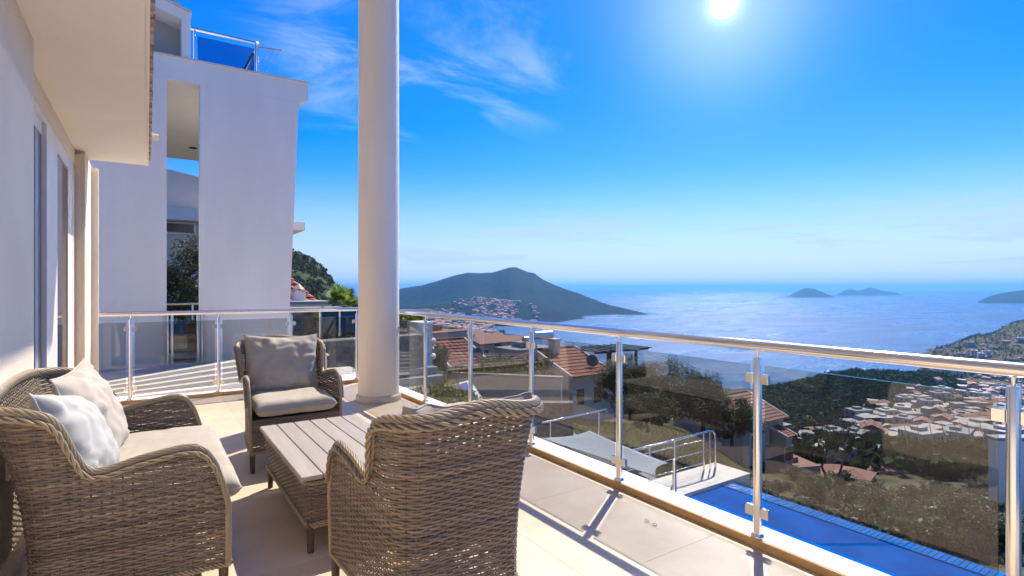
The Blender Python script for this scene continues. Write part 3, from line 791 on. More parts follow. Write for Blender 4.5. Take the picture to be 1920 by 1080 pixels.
def cushion(name, label, cat, w_, h_, t_, mat, seed, p=6., q=.55, wr=.012, pinch=.05, n=44, pipe=True, group=None, sag=0., seam=.4):
    """stuffed cushion in its own x (width), z (height), y (thickness); creased by folds that run from the seam"""
    rg = np.random.default_rng(seed)
    g = np.sin(np.linspace(-math.pi/2, math.pi/2, n)); U, V_ = np.meshgrid(g, g)
    f = np.clip(1-np.abs(U)**p, 0, 1)**q * np.clip(1-np.abs(V_)**p, 0, 1)**q
    Xc = w_/2*U*(1-pinch*(1-V_**2)*np.abs(U)**2); Zc = h_/2*V_*(1-pinch*(1-U**2)*np.abs(V_)**2)
    Zc = Zc - sag*(1-U**2)*np.clip(V_, 0, 1)*h_
    W_ = np.zeros_like(U)
    for a in range(n):
        for b in range(n):
            u, v = U[a, b], V_[a, b]
            ang = math.atan2(v, u); rad_ = max(abs(u), abs(v))
            fold = abs(mnoise.noise(Vector((math.cos(ang)*3.6+seed, math.sin(ang)*3.6, rad_*.8+seed*.3))))*(rad_**1.5)
            soft = mnoise.noise(Vector((u*1.7+seed*2.1, v*1.7, 5.))) + .5*mnoise.noise(Vector((u*4.2, v*2.6+seed, 9.)))
            cre = 1-abs(mnoise.noise(Vector((u*2.2+v*1.4, v*2.4-u*.8, seed*1.3))))*4
            W_[a, b] = fold*1.5 + soft*.75 + max(cre, 0)*-.55
    edge = np.clip(f*2.5, 0, 1)
    Yf = -(t_/2*f + wr*W_*edge); Yb = t_/2*f*.9 + wr*.7*np.roll(W_, 3, 0)*edge
    wav = seam*wr*np.array([[mnoise.noise(Vector((U[a, b]*4+seed, V_[a, b]*4, 2.))) for b in range(n)] for a in range(n)])
    A = np.stack([Xc, Yf+wav, Zc], -1).reshape(-1, 3); B = np.stack([Xc, Yb+wav, Zc], -1).reshape(-1, 3)
    i = (np.arange(n-1)[:, None]*n + np.arange(n-1)[None]).ravel()
    F1 = np.stack([i, i+1, i+n+1, i+n], 1); F2 = np.stack([i, i+n, i+n+1, i+1], 1)
    me = np_mesh(name, np.concatenate([A, B]), np.concatenate([F1, F2+len(A)]), mat)
    t = thing(name, label, cat, group=group)
    mobj('cover', me, t)
    if pipe:
        G = A.reshape(n, n, 3)
        loop = np.concatenate([G[0], G[1:, -1], G[-1, -2::-1], G[-2:0:-1, 0], G[:1, 0]])
        mb = MB(); mb.tube([tuple(q_) for q_ in loop], .0045, 6, cap=False); mb.build('piping', mat, t)
    return t
def put(o, loc, rx=0., rz=0., ry=0.):
    o.location = loc; o.rotation_mode = 'YXZ'; o.rotation_euler = (rx, ry, rz)

chair_ms = seat_meshes(.62, 11)
CH1 = (.985, 2.44); CH2 = (.915, 4.20)
build_seat('wicker_armchair', 'woven wicker armchair seen from behind, nearest the camera', 'armchair', .62, (*CH1, 0), math.pi, 11, chair_ms)
build_seat('wicker_armchair', 'woven wicker armchair facing the camera in front of the glass railing', 'armchair', .62, (*CH2, 0), 0, 11, chair_ms)
sofa_ms = seat_meshes(1.24, 17)
SO = (.285, 3.21)
build_seat('wicker_sofa', 'two-seat woven wicker sofa standing along the villa wall', 'sofa', 1.24, (*SO, 0), math.pi/2, 17, sofa_ms)

# seat cushions lie flat (own thickness axis y -> up)
c = cushion('seat_cushion', 'greige seat cushion on the armchair facing the camera', 'cushion', .555, .56, .125, m_fab, 3, p=10, q=.42, wr=.004, pinch=.015)
put(c, (CH2[0], CH2[1]+.255, .437), R(-90), 0)
c = cushion('seat_cushion', 'greige seat cushion of the armchair seen from behind', 'cushion', .555, .56, .125, m_fab, 4, p=10, q=.42, wr=.004, pinch=.015)
put(c, (CH1[0], CH1[1]-.255, .437), R(-90), math.pi)
c = cushion('seat_cushion', 'long greige seat cushion on the wicker sofa', 'cushion', 1.16, .58, .125, m_fab, 5, p=12, q=.40, wr=.005, pinch=.012, n=56)
put(c, (SO[0]-.235, SO[1], .437), R(-90), math.pi/2)
# back cushions: front face is own -y
c = cushion('back_cushion', 'creased greige back cushion propped in the armchair facing the camera', 'cushion', .56, .48, .20, m_fab, 8, p=3.0, q=.6, wr=.022, pinch=.06, sag=.03)
put(c, (CH2[0]+.0, CH2[1]+.545, .690), R(-14), 0, R(2))
c = cushion('back_cushion', 'crumpled greige back cushion rising above the rim of the nearest armchair', 'cushion', .54, .50, .20, m_fab, 9, p=2.7, q=.6, wr=.020, pinch=.05, sag=.015, seam=1.6)
put(c, (CH1[0]+.015, CH1[1]-.60, .650), R(-15), math.pi, R(-1))
# pillows on the sofa
c = cushion('scatter_pillow', 'white scatter pillow in the near corner of the sofa', 'pillow', .44, .42, .19, m_fabw, 12, p=2.6, q=.62, wr=.019, pinch=.10)
put(c, (-.245, 2.915, .680), R(-27), R(84), R(11))
c = cushion('scatter_pillow', 'cream pillow leaning on the sofa back behind the white pillow', 'pillow', .50, .47, .18, m_fabc, 14, p=2.6, q=.62, wr=.019, pinch=.09)
put(c, (-.215, 3.25, .715), R(-22), R(80), R(-4))

# coffee table
TX0, TX1, TY0, TY1 = .615, 1.245, 2.74, 3.905
tb = thing('coffee_table', 'wicker coffee table with grey slatted top between the seats', 'table')
pw = (TX1-TX0-5*.006)/6
me_sl = MB().box((0, 0, 0), (pw, TY1-TY0, .022), bev=.0025).mesh('slat', m_slat)
for k in range(6): mobj('slat', me_sl, tb, (TX0+k*(pw+.006), TY0, .374))
MB().box((TX0+.03, TY0+.03, .345), (TX1-.03, TY1-.03, .3735)).build('top_frame', m_leg, tb)
i_ = .022; rr_ = .05
def rrect(x0, y0, x1, y1, r):
    pts = []
    for cx, cy, a0 in ((x1-r, y0+r, -90), (x1-r, y1-r, 0), (x0+r, y1-r, 90), (x0+r, y0+r, 180)):
        for a in np.linspace(a0, a0+90, 7): pts.append((cx+r*math.cos(R(a)), cy+r*math.sin(R(a))))
    return pts + [pts[0]]
bp, bs = resample(rrect(TX0+i_, TY0+i_, TX1-i_, TY1-i_, rr_), .01); LT = bs[-1]
bt = np.gradient(bp, axis=0); bt /= np.linalg.norm(bt, axis=1)[:, None]; bnn = np.stack([bt[:, 1], -bt[:, 0]], 1)
def post_(sv, zv):
    P = np.stack([np.interp(sv, bs, bp[:, 0]), np.interp(sv, bs, bp[:, 1]), zv], -1)
    N = np.stack([np.interp(sv, bs, bnn[:, 0]), np.interp(sv, bs, bnn[:, 1]), np.zeros_like(sv)], -1); N /= np.linalg.norm(N, axis=1)[:, None]
    return P - N*(.020*(.36-zv)/.22)[:, None], N
acc, accs, accb = [], [], []; rgt = np.random.default_rng(31)
weave(post_, LT, .135, .362, lambda q: np.full_like(q, .362), .0118, .032, acc, accs, rgt)
for zq in (.132, .146, .352):
    sb = np.linspace(0, LT, 200); P4, N4 = post_(sb, np.full_like(sb, zq)); braid(P4+N4*.003, N4, np.full(200, .010), accb, K=3, pitch=.06, rs=.5)
for nm, a_, mt in (('weave', acc, m_wick), ('stakes', accs, m_wick), ('braided_rim', accb, m_braid)): tag(mobj(nm, np_mesh(nm, *merge(a_), mt), tb), kind='stuff')
for x, y in ((TX0+.055, TY0+.055), (TX1-.055, TY0+.055), (TX0+.055, TY1-.055), (TX1-.055, TY1-.055)): mobj('leg', me_leg, tb, (x, y, 0))

# dry leaves on the floor
rgl = np.random.default_rng(5)
for (px, row), lb in (((1212, 978), 'curled dry leaf on the shaded floor, left one of a pair by the kerb'), ((1227, 985), 'curled dry leaf on the shaded floor, right one of a pair by the kerb')):
    p = at(px, row, FPX*EYE/(row-540))
    mb = MB(); a = rgl.uniform(0, 3)
    pts_ = [(-.016, -.004, .003), (0, -.008, .010), (.016, 0, .004), (0, .008, .011), (-.016, .004, .003)]
    mb.poly([(x*math.cos(a)-y*math.sin(a), x*math.sin(a)+y*math.cos(a), z) for x, y, z in pts_]); tag(mb.build('dry_leaf', m_wood, None, (p.x, p.y, 0)), lb, 'leaf')
# ------------------------------------------------------------ white neighbour house (wall plane y = 12)
wh = thing('neighbour_house', 'tall white neighbour house with a narrow slot and slanted corner', 'house')
YW = 12.0
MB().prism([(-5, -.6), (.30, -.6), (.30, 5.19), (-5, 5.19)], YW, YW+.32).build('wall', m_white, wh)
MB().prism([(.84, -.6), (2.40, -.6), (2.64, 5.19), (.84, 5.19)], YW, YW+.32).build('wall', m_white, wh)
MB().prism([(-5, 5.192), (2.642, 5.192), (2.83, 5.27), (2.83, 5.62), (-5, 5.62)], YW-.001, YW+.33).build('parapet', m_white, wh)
MB().box((-5.02, YW-.03, 5.621), (2.85, YW+.36, 5.645)).build('coping', m_beige, wh)
MB().box((-.9, YW+.34, 5.20), (1.75, 19.3, 5.42)).build('porch_roof', m_soffit, wh)
MB().box((-4.9, YW+.33, -.25), (2.3, 14.4, -.06)).build('porch_floor', m_conc, wh)
MB().lathe([(.10, 5.185), (.10, 5.1995)], seg=20).build('downlight', m_dark, wh, (.0, 0, 0)).location = tuple(at(362, 283, 15.2)*1.0)[:2] + (0,)
# upper storey
MB().prism([(.537, 5.646), (.684, 5.646), (.684, 6.51), (.537, 6.555)], YW+.002, YW+2).build('upper_jamb', m_white, wh)
MB().prism([(-4, 7.62), (.5365, 6.36), (.5365, 6.556), (-4, 7.90)], YW+.004, YW+2).build('upper_gable', m_white, wh)
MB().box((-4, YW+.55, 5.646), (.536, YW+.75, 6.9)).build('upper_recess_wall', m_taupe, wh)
MB().prism([(-4, 7.905), (.70, 6.512), (.70, 6.54), (-4, 7.935)], YW-.03, YW+2.1).build('upper_coping', m_beige, wh)
# roof terrace balustrade
ub = bpy.data.objects.new('roof_railing', None); link(ub, wh)
MB().tube([(.69, YW+.06, 6.25), (1.80, YW+.06, 6.25), (1.85, YW+.07, 6.25), (1.87, YW+.11, 6.25), (1.87, YW+1.9, 6.25)], .028, 12).build('handrail', m_steel, ub)
for q in ((.755, YW+.06), (1.82, YW+.06), (1.87, YW+.14)): MB().tube([(q[0], q[1], 5.646), (q[0], q[1], 6.24)], .02, 10).build('post', m_steel, ub)
MB().box((.80, YW+.055, 5.66), (1.79, YW+.065, 6.13)).build('glass_pane', m_glassb, ub)
MB().box((1.865, YW+.18, 5.66), (1.875, YW+1.8, 6.13)).build('glass_pane', m_glassb, ub)
dk = thing('drying_rack', 'small clothes drying rack hung outside the roof railing', 'rack')
MB().tube([(1.90, YW+.13, 6.21), (2.32, YW+.10, 6.23)], .018, 8).build('arm', m_grey, dk)
MB().tube([(1.60, YW+.10, 5.66), (1.78, YW+.10, 6.05)], .022, 8).build('brace', m_grey, dk)
for k in range(3): MB().tube([(2.04+k*.12, YW+.12, 6.215), (1.90+k*.05, YW+.20, 5.66)], .004, 5).build('line', m_grey, dk)
# slab end beside the house
MB().box((2.0, 13.0, 2.62), (3.0, 15.2, 2.80)).build('balcony_slab', m_white, wh)
# glass gate in the slot
gt = thing('glass_gate', 'glass and steel gate panel standing in the slot of the white house', 'gate')
for x in (.315, .385, .80, .87):
    MB().tube([(x, YW-.06, -.12), (x, YW-.06, .80)], .026 if x in (.385, .80) else .018, 10).build('post', m_steel, gt)
MB().tube([(.29, YW-.06, .83), (.90, YW-.06, .83)], .025, 10).build('handrail', m_steel, gt)
MB().box((.42, YW-.064, -.05), (.765, YW-.056, .70)).build('glass_pane', m_glass, gt)
MB().box((.30, YW-.09, -.20), (.86, YW+.05, -.12)).build('threshold', m_soffit, gt)
# what shows through the slot
bh = thing('beige_house', 'beige house with white fascia and strip window behind the slot', 'house')
MB().prism([(-6, -2), (2.2, -2), (2.2, 5.36), (-6, 6.9)], 23.6, 24.0).build('gable_wall', m_beige, bh)
MB().box((-3, 22.6, 3.72), (2.3, 23.59, 4.14)).build('fascia', m_white, bh)
MB().box((-3, 23.3, -2), (2.1, 23.58, 3.70)).build('wall', m_cream, bh)
MB().box((-.6, 23.22, 3.26), (1.50, 23.295, 3.70)).build('window_frame', m_frame, bh)
MB().box((-.5, 23.20, 3.32), (1.42, 23.215, 3.64)).build('pane', m_win, bh)
tree('olive_tree', 'silvery olive tree seen through the slot of the white house', 'tree', tuple(at(348, 630, 16.2)), 2.9, 1.2, 1.1, 1.25, 12000, .06, m_olive, 41, crown_z=1.6)
sr = thing('porch_railing', 'short steel railing behind the slot above the gate', 'railing')
MB().tube([at(300, 571, 13.6), at(395, 569, 13.9)], .03, 10).build('handrail', m_steel, sr)
MB().tube([at(361, 571, 13.8), at(361, 600, 13.8)], .022, 8).build('post', m_steel, sr)
MB().box((.1, 13.5, -.05), (1.9, 13.6, .55)).build('panel', m_dark, sr)  # dark sheet standing for the shaded void behind the gate

# patio in front of the white house with low ledges added for stripes of shade
pat = MB().box((-5, 7.66, -.55), (2.55, YW-.002, -.13)).build('neighbour_patio', M('patio_tile', (.62, .62, .62), .5, col2=(.52, .52, .53), nscale=2, namt=.5)); tag(pat, kind='structure')
st = thing('patio_stripe_ledges', 'fan of low white ledges added for shade stripes beyond the end railing', 'steps')
for k in range(6):
    o = Vector((-1.15+.0, 7.72)); a0 = R(8+6.2*k); 
    p1 = o + Vector((0, .20+.20*k)); d = Vector((math.cos(a0), math.sin(a0)))*5.0
    pts_ = []
    q1 = p1; q2 = p1 + d
    t_ = (2.5-q1.x)/d.x; q2 = q1 + d*t_
    if q2.y > 11.2: q2 = q1 + d*((11.2-q1.y)/d.y)
    nx = Vector((0, .16))
    MB().prism([(q1.x, q1.y), (q2.x, q2.y), (q2.x, q2.y+.10+.04*k), (q1.x, q1.y+.12)], -.128, -.075+.012*k, 'z').build('step', m_white, st)
for (px, row, Y), lb, s_ in (((198, 748, 6.05), 'leafy green weed growing at the foot of the end railing', .17), ((380, 732, 6.95), 'tiny green weed on the white ledges by the railing post', .08)):
    p = at(px, row, Y); shrub('weed', lb, 'plant', (p.x, p.y+.12, -.07 if s_ < .1 else .045), s_, m_green, 2, None, .8, nl=160, lsize=.14)

# ------------------------------------------------------------ left garden: stone walls, red roofed house, palm, hedge
def stone_wall(name, label, p0, p1, z0, z1, th, bw, bhh, seed):
    rg = np.random.default_rng(seed); t = thing(name, label, 'wall')
    p0, p1 = Vector((p0.x, p0.y, 0)), Vector((p1.x, p1.y, 0)); d = (p1-p0); L = d.length; d.normalize()
    t.location = p0; t.rotation_euler = (0, 0, math.atan2(d.y, d.x))
    MB().box((0, 0, z0), (L, th, z1)).build('core', m_mortar, t)
    z = z0
    while z < z1-.02:
        h = min(bhh*rg.uniform(.7, 1.3), z1-z+.01); x = 0
        while x < L:
            b = min(bw*rg.uniform(.6, 1.5), L-x)
            if b < .05: break
            n = rg.integers(6, 8); mb = MB(); cx, cz = x+b/2, z+h/2
            an = np.linspace(0, 2*math.pi, n, endpoint=False) + rg.uniform(0, 1)
            out = [(cx+math.copysign(abs(math.cos(a))**.6, math.cos(a))*(b/2-.012)*rg.uniform(.86, 1), cz+math.copysign(abs(math.sin(a))**.6, math.sin(a))*(h/2-.010)*rg.uniform(.86, 1)) for a in an]
            pr = rg.uniform(.015, .05); n_ = len(out)
            inn = [(cx+(q[0]-cx)*.7, cz+(q[1]-cz)*.7) for q in out]
            vs = [(q[0], .002, q[1]) for q in out] + [(q[0], -pr*.7, q[1]) for q in out] + [(q[0], -pr, q[1]) for q in inn]
            fs = [(i, (i+1) % n_, n_+(i+1) % n_, n_+i) for i in range(n_)] + [(n_+i, n_+(i+1) % n_, 2*n_+(i+1) % n_, 2*n_+i) for i in range(n_)] + [tuple(range(2*n_, 3*n_))]
            mb._add(vs, fs); mb.build('stone', m_stone, t)
            x += b
        z += h
    return t
stone_wall('stone_wall', 'rough brown stone wall beyond the railing corner by the column', at(596, 700, 11.2), at(800, 690, 13.0), -1.0, .20, .5, .34, .20, 51)
stone_wall('stone_wall', 'grey stone retaining wall right of the white house', at(540, 640, 16.0), at(600, 640, 16.5), -1.2, .62, .5, .42, .22, 52)
MB().box((0, -.05, .62), (1.6, .6, .72)).build('wall_cap', m_conc, bpy.data.objects['stone_wall.001'])
wp = MB().box((2.56, 7.70, -.5), (3.15, 10.2, -.16)).build('lower_patio', m_coping); tag(wp, kind='structure')
tgl = thing('pool_screen', 'dark teal glass screen above the stone wall', 'screen')
pA, pB = at(600, 640, 12.4), at(676, 638, 13.4)
mb = MB(); mb.poly([(pA.x, pA.y, .24), (pB.x, pB.y, .24), (pB.x, pB.y, .80), (pA.x, pA.y, .80)]); mb.build('glass_pane', M('teal_panel', (.01, .045, .06), .1), tgl)
MB().tube([(pA.x, pA.y, .82), (pB.x, pB.y, .82)], .02, 8).build('handrail', m_steel, tgl)
for f in (.02, .48, .97):
    q = pA.lerp(pB, f); MB().tube([(q.x-.03, q.y-.05, .18), (q.x-.03, q.y-.05, .82)], .03, 8).build('post', m_steel, tgl)
wt = thing('garden_table', 'corner of a white garden table behind the far armchair', 'table')
q = at(588, 664, 9.6); MB().box((q.x-.35, q.y-.2, q.z-.03), (q.x+.22, q.y+.35, q.z)).build('tabletop', m_white, wt)
for dx, dy in ((-.3, -.15), (.17, -.15), (-.3, .3), (.17, .3)): MB().tube([(q.x+dx, q.y+dy, -.16), (q.x+dx, q.y+dy, q.z-.031)], .02, 8).build('leg', m_white, wt)

def hedge(name, label, pa, pb, h, w_, n, mat, seed, lsize=.05, loc_z=None, group=None):
    rg = np.random.default_rng(seed); t = thing(name, label, 'hedge', group=group)
    f = rg.uniform(0, 1, n); P = np.outer(1-f, pa) + np.outer(f, pb)
    nrm = np.array([-(pb-pa).y, (pb-pa).x, 0]); nrm /= np.linalg.norm(nrm)
    top = h*(.82+.25*np.array([mnoise.noise(Vector((q*9, seed, 0))) for q in f]))
    P += nrm*rg.normal(0, w_*.33, n)[:, None]; P[:, 2] += rg.uniform(0, 1, n)**.6*top
    V, F = leaf_quads(P, lsize, rg, aspect=.45); mobj('foliage', np_mesh('foliage', V, F, mat, False), t)
    mb = MB()
    for q in np.linspace(.03, .97, 12): r_ = pa.lerp(pb, q); mb.tube([r_, r_+Vector((0, 0, h*.7))], .02, 5)
    mb.build('stems', m_twig, t)
    return t
hedge('garden_hedge', 'sunlit yellow green hedge under the palm left of the column', at(588, 612, 15.0), at(700, 610, 15.6), .55, .7, 5200, m_yel, 61, .045)
hedge('garden_hedge', 'dark green hedge behind the teal screen', at(600, 640, 13.8), at(700, 640, 14.4), .75, .5, 4200, m_green, 62, .045)
hedge('garden_hedge', 'yellow green hedge just right of the column below the handrail', at(735, 615, 16.5), at(792, 615, 17.0), .55, .6, 3600, m_yel, 63, .045)

def palm(label, base, h, n, L, seed):
    rg = np.random.default_rng(seed); t = thing('palm_tree', label, 'tree', base)
    MB().tube([(0, 0, -.2), (.03, 0, h*.5), (0, 0, h)], [.16, .13, .14], 10).build('trunk', m_trunk, t)
    Vs, Fs = [], []
    for k in range(n):
        az = rg.uniform(0, 6.28); el = rg.uniform(-.35, 1.35); l = L*rg.uniform(.75, 1.1)
        d = Vector((math.cos(az)*math.cos(el), math.sin(az)*math.cos(el), math.sin(el)))
        hub = Vector((0, 0, h)) + d*l*.5 - Vector((0, 0, .1*l*(1-math.sin(el))))
        side = d.cross(Vector((0, 0, 1))).normalized(); upv = side.cross(d)
        for j in range(17):                       # fan leaf: narrow blades round the hub
            a = R(-105 + j*13.1); bl = l*.55*(1-.18*abs(a))
            e = d*math.cos(a) + side*math.sin(a) - Vector((0, 0, .12)); e.normalize()
            sd_ = e.cross(upv).normalized()*.028*L
            i0 = len(Vs); Vs += [hub, hub+e*bl*.55+sd_, hub+e*bl - Vector((0, 0, .12*bl)), hub+e*bl*.55-sd_]; Fs.append((i0, i0+1, i0+2, i0+3))
        sd_ = side*.012; i0 = len(Vs); Vs += [Vector((0, 0, h))+sd_, hub+sd_, hub-sd_, Vector((0, 0, h))-sd_]; Fs.append((i0, i0+1, i0+2, i0+3))
    mobj('crown', np_mesh('crown', [tuple(v) for v in Vs], Fs, m_palm, False), t)
    return t
palm('fan palm with bright green fronds left of the column', at(641, 632, 24.0), 1.35, 46, 1.15, 71)

def roof_slope(mb, a, b, c, d, n, th=.06, gap=.02):
    """courses of tiles from ridge a-b down to eave d-c; each course laps the one below"""
    a, b, c, d = map(Vector, (a, b, c, d)); nr_ = (b-a).cross(d-a).normalized()
    if nr_.z < 0: nr_ = -nr_
    for k in range(n):
        f0, f1 = k/n, (k+1)/n + .25/n
        p0, p1, p2, p3 = a.lerp(d, f0), b.lerp(c, f0), b.lerp(c, min(f1, 1.02)), a.lerp(d, min(f1, 1.02))
        lo, hi = nr_*th*.25, nr_*th*1.25
        m_ = max(1, int((p2-p3).length/.42))
        for j in range(m_):                       # barrel tiles in the course
            g0, g1 = j/m_, (j+1)/m_; gm = (g0+g1)/2
            q0, q1, qm = p0.lerp(p1, g0), p0.lerp(p1, g1), p0.lerp(p1, gm); r0, r1, rm = p3.lerp(p2, g0), p3.lerp(p2, g1), p3.lerp(p2, gm)
            bb = nr_*.06
            vs = [q0+lo*.2, qm+lo*.2+bb, q1+lo*.2, r1+hi, rm+hi+bb, r0+hi, r0, r1]
            mb._add(vs, [(0, 1, 4, 5), (1, 2, 3, 4), (5, 4, 3, 7, 6)])
# red roofed house with chimney far left
rh = thing('red_roof_house', 'white house with red roof edge and capped chimney beside the palm', 'house')
p = at(500, 560, 30.0); MB().box((p.x-3, p.y-2, p.z-5), (p.x+2.05, p.y+3, p.z-.2)).build('wall', m_white, rh)
ro = MB(); roof_slope(ro, (p.x-3, p.y+.5, p.z+1.5), (p.x+1.0, p.y+.5, p.z+1.5), (p.x+2.2, p.y-2.2, p.z-.15), (p.x-3, p.y-2.2, p.z-.15), 7); ro.build('roof', m_roof, rh)
q = at(560, 562, 28.5)
ch = MB().box((q.x-.28, q.y-.28, q.z-1), (q.x+.28, q.y+.28, q.z+.40)).build('chimney', m_white, rh)
MB().lathe([(.30, .55), (.02, .86)], q.x, q.y, 4).build('chimney_cap', M('chimney_cap_tile', (.45, .36, .27), .8), ch).location = (0, 0, q.z)
for dx, dy in ((-.2, -.2), (.2, -.2), (.2, .2), (-.2, .2)): MB().box((q.x+dx-.06, q.y+dy-.06, q.z+.401), (q.x+dx+.06, q.y+dy+.06, q.z+.55)).build('cap_pier', m_beige, ch)
fr_ = thing('flat_roof_house', 'low flat roofed house with white parapet left of the palm', 'house')
q = at(552, 572, 26.5); q2 = at(622, 572, 27.5)
ang = math.atan2(q2.y-q.y, q2.x-q.x)
fr_.location = (q.x, q.y, 0); fr_.rotation_euler = (0, 0, ang); Lr = (q2-q).length
MB().box((0, 0, -4), (Lr, 4, q.z+.02)).build('wall', m_white, fr_)
MB().box((-.1, -.1, q.z+.021), (Lr+.1, 4.1, q.z+.17)).build('parapet', m_conc, fr_)
# ------------------------------------------------------------ pool below the terrace
PZ = -3.0
pool = thing('swimming_pool', 'bright blue infinity pool below the terrace railing', 'pool')
MB().box((5.2, -7, PZ-1.6), (10.44, 7.4, PZ-.02)).build('water', m_poolw, pool)
MB().box((10.441, -7, PZ-1.7), (10.78, 7.4, PZ-.012)).build('infinity_lip', m_pool, pool)
ml = MB(); me_t = MB().box((0, 0, 0), (.325, .075, .012), bev=.003).mesh('lip_tile', m_pooledge)
for k in range(int(14.3/.083)): mobj('lip_tile', me_t, pool, (10.448, -6.98+k*.083, PZ-.011))
MB().box((5.2, 7.402, PZ-1.6), (11.5, 8.35, PZ+.06)).build('coping', m_coping, pool)
MB().box((4.2, -7, PZ-1.6), (5.198, 8.35, PZ+.05)).build('deck', m_coping, pool)
MB().box((4.2, 8.352, PZ-.2), (8.2, 11.5, PZ+.03)).build('deck', m_coping, pool)
MB().box((2.88, -7, PZ-1.6), (4.198, 11.5, PZ+.045)).build('deck', m_coping, pool)
pr = thing('pool_railing', 'pale steel railing with thin bars at the end of the pool', 'railing')
yr = 8.1; zt = -2.05
MB().tube([(7.6, yr, zt-.05), (10.95, yr, zt), (11.08, yr, zt-.02), (11.16, yr, zt-.10), (11.18, yr, zt-.25), (11.18, yr, PZ+.06)], .024, 12).build('handrail', m_steel, pr)
for x in (8.05, 8.95, 9.75, 10.75, 10.98):
    MB().tube([(x, yr, PZ+.06), (x, yr, zt-.01)], .020 if x < 10.9 else .014, 10).build('post', m_steel, pr)
for zq in (.25, .52, .78): MB().tube([(7.6, yr, PZ+zq), (10.75, yr, PZ+zq)], .009, 8).build('bar', m_steel, pr)
canopy = MB().box((2.73, 3.50, -.56), (3.86, 6.6, -.47)).build('sunlit_sail_slab', m_white); tag(canopy, 'white slab for the sunlit strip of the sail, just outside the terrace kerb', 'canopy')  # slab stands in for the sunlit strip of the shade sail
# shade sail
sl_ = thing('shade_sail', 'shade sail stretched below the terrace, its shadow put in as blue grey', 'sail')
q = [at(1012, 822, 6.9), at(1105, 808, 8.6), at(1252, 869, 8.1), at(1229, 894, 6.5)]
n = 14; Vg = []
for a in range(n+1):
    for b in range(n+1):
        u, v = a/n, b/n
        u2 = u; pin = .10*math.sin(math.pi*u)*(2*v-1)*0
        p = (q[0].lerp(q[1], u)).lerp(q[3].lerp(q[2], u), v); ctr = (q[0]+q[1]+q[2]+q[3])/4
        e = max(abs(2*u-1)**4*math.sin(math.pi*v), abs(2*v-1)**4*math.sin(math.pi*u))
        p = p.lerp(ctr, .10*e); p.z -= .16*math.sin(math.pi*u)*math.sin(math.pi*v); Vg.append(tuple(p))
Fg = [(a*(n+1)+b, (a+1)*(n+1)+b, (a+1)*(n+1)+b+1, a*(n+1)+b+1) for a in range(n) for b in range(n)]
sm_ = mobj('cloth', np_mesh('cloth', Vg, Fg, m_sail), sl_); so_ = sm_.modifiers.new('thickness', 'SOLIDIFY'); so_.thickness = .006
pp = q[2]; MB().tube([(pp.x+.15, pp.y-.02, PZ), (pp.x+.12, pp.y-.02, pp.z+.05)], .03, 10).build('mast', m_steel, sl_)
hr = thing('garden_handrail', 'pale steel handrail of the garden stair below the nearest chair', 'handrail')
a_, b_ = at(1016, 793, 11.4), at(1136, 768, 13.0)
MB().tube([a_, b_, b_+Vector((.05, .02, -.06))], .022, 10).build('rail', m_steel, hr)
for f in (.12, .88): q_ = a_.lerp(b_, f); MB().tube([q_-Vector((0, 0, 1.4)), q_], .018, 8).build('post', m_steel, hr)
gp = MB().box((3.0, 11.52, -3.6), (8.5, 14.5, PZ-.25)).build('garden_terrace', m_conc); tag(gp, kind='structure')

# second pool, further left
p2 = thing('swimming_pool', 'small blue neighbour pool low beside the column', 'pool')
c0, c1, c2, c3 = at(752, 738, 14.6), at(875, 752, 17.6), at(905, 770, 14.0), at(770, 756, 11.6)
zz0 = -1.72
MB().prism([(c.x, c.y) for c in (c0, c1, c2, c3)], zz0-1, zz0, 'z').build('water', m_poolw, p2)
pcn = [(c.x, c.y) for c in (c0, c1, c2, c3)]
mid_ = Vector((sum(a for a, _ in pcn)/4, sum(b for _, b in pcn)/4))
MB().prism([tuple(mid_+(Vector(a)-mid_)*1.16) for a in pcn], zz0-1.1, zz0-.012, 'z').build('coping', m_coping, p2)
hedge('garden_hedge', 'low clipped yellow green hedge beside the small pool', at(806, 758, 10.4), at(885, 796, 9.6), .55, .5, 5200, m_yel, 64, .035)
shrub('bush', 'tall dark green bush between the column and the cream garden wall', 'bush', tuple(at(828, 742, 19.0)), 1.5, m_green, 5, None, 1.25, nl=3200, lsize=.045)
wbh = thing('white_outbuilding', 'white rendered outbuilding with rounded ledges beside the column', 'building')
q = at(792, 690, 15.5)
MB().box((q.x-.25, q.y-.2, -2.6), (q.x+.22, q.y+.5, .35)).build('wall', m_white, wbh)
for zq in (-.18, -.62, -1.0): MB().lathe([(.36, zq-.09), (.38, zq-.05), (.38, zq+.02), (.34, zq+.05)], q.x+.05, q.y+.1, 20).build('ledge', m_white, wbh)
sw2 = thing('garden_steps', 'grey concrete garden steps right behind the column', 'steps')
q = at(752, 700, 13.2)
for k in range(5): MB().box((q.x-1.2, q.y-.8-.3*k, -1.75), (q.x+.6, q.y-.51-.3*k, -.55-.16*k)).build('step', m_conc, sw2)
gw = thing('garden_wall', 'long cream garden wall below the red roofed houses', 'wall')
a_, b_ = at(848, 730, 24.5), at(1052, 738, 23.2)
d_ = b_-a_; L_ = math.hypot(d_.x, d_.y); gw.location = (a_.x, a_.y, 0); gw.rotation_euler = (0, 0, math.atan2(d_.y, d_.x))
MB().box((0, 0, -6), (L_, .3, -2.55)).build('wall', m_cream, gw)
MB().box((-.05, -.05, -2.549), (L_+.05, .35, -2.47)).build('cap', m_conc, gw)
stone_wall('stone_wall', 'dark dry stone wall at the edge of the brown lawn', at(880, 744, 20.5), at(1075, 758, 20.5), -4.8, -3.0, .4, .5, .3, 53)

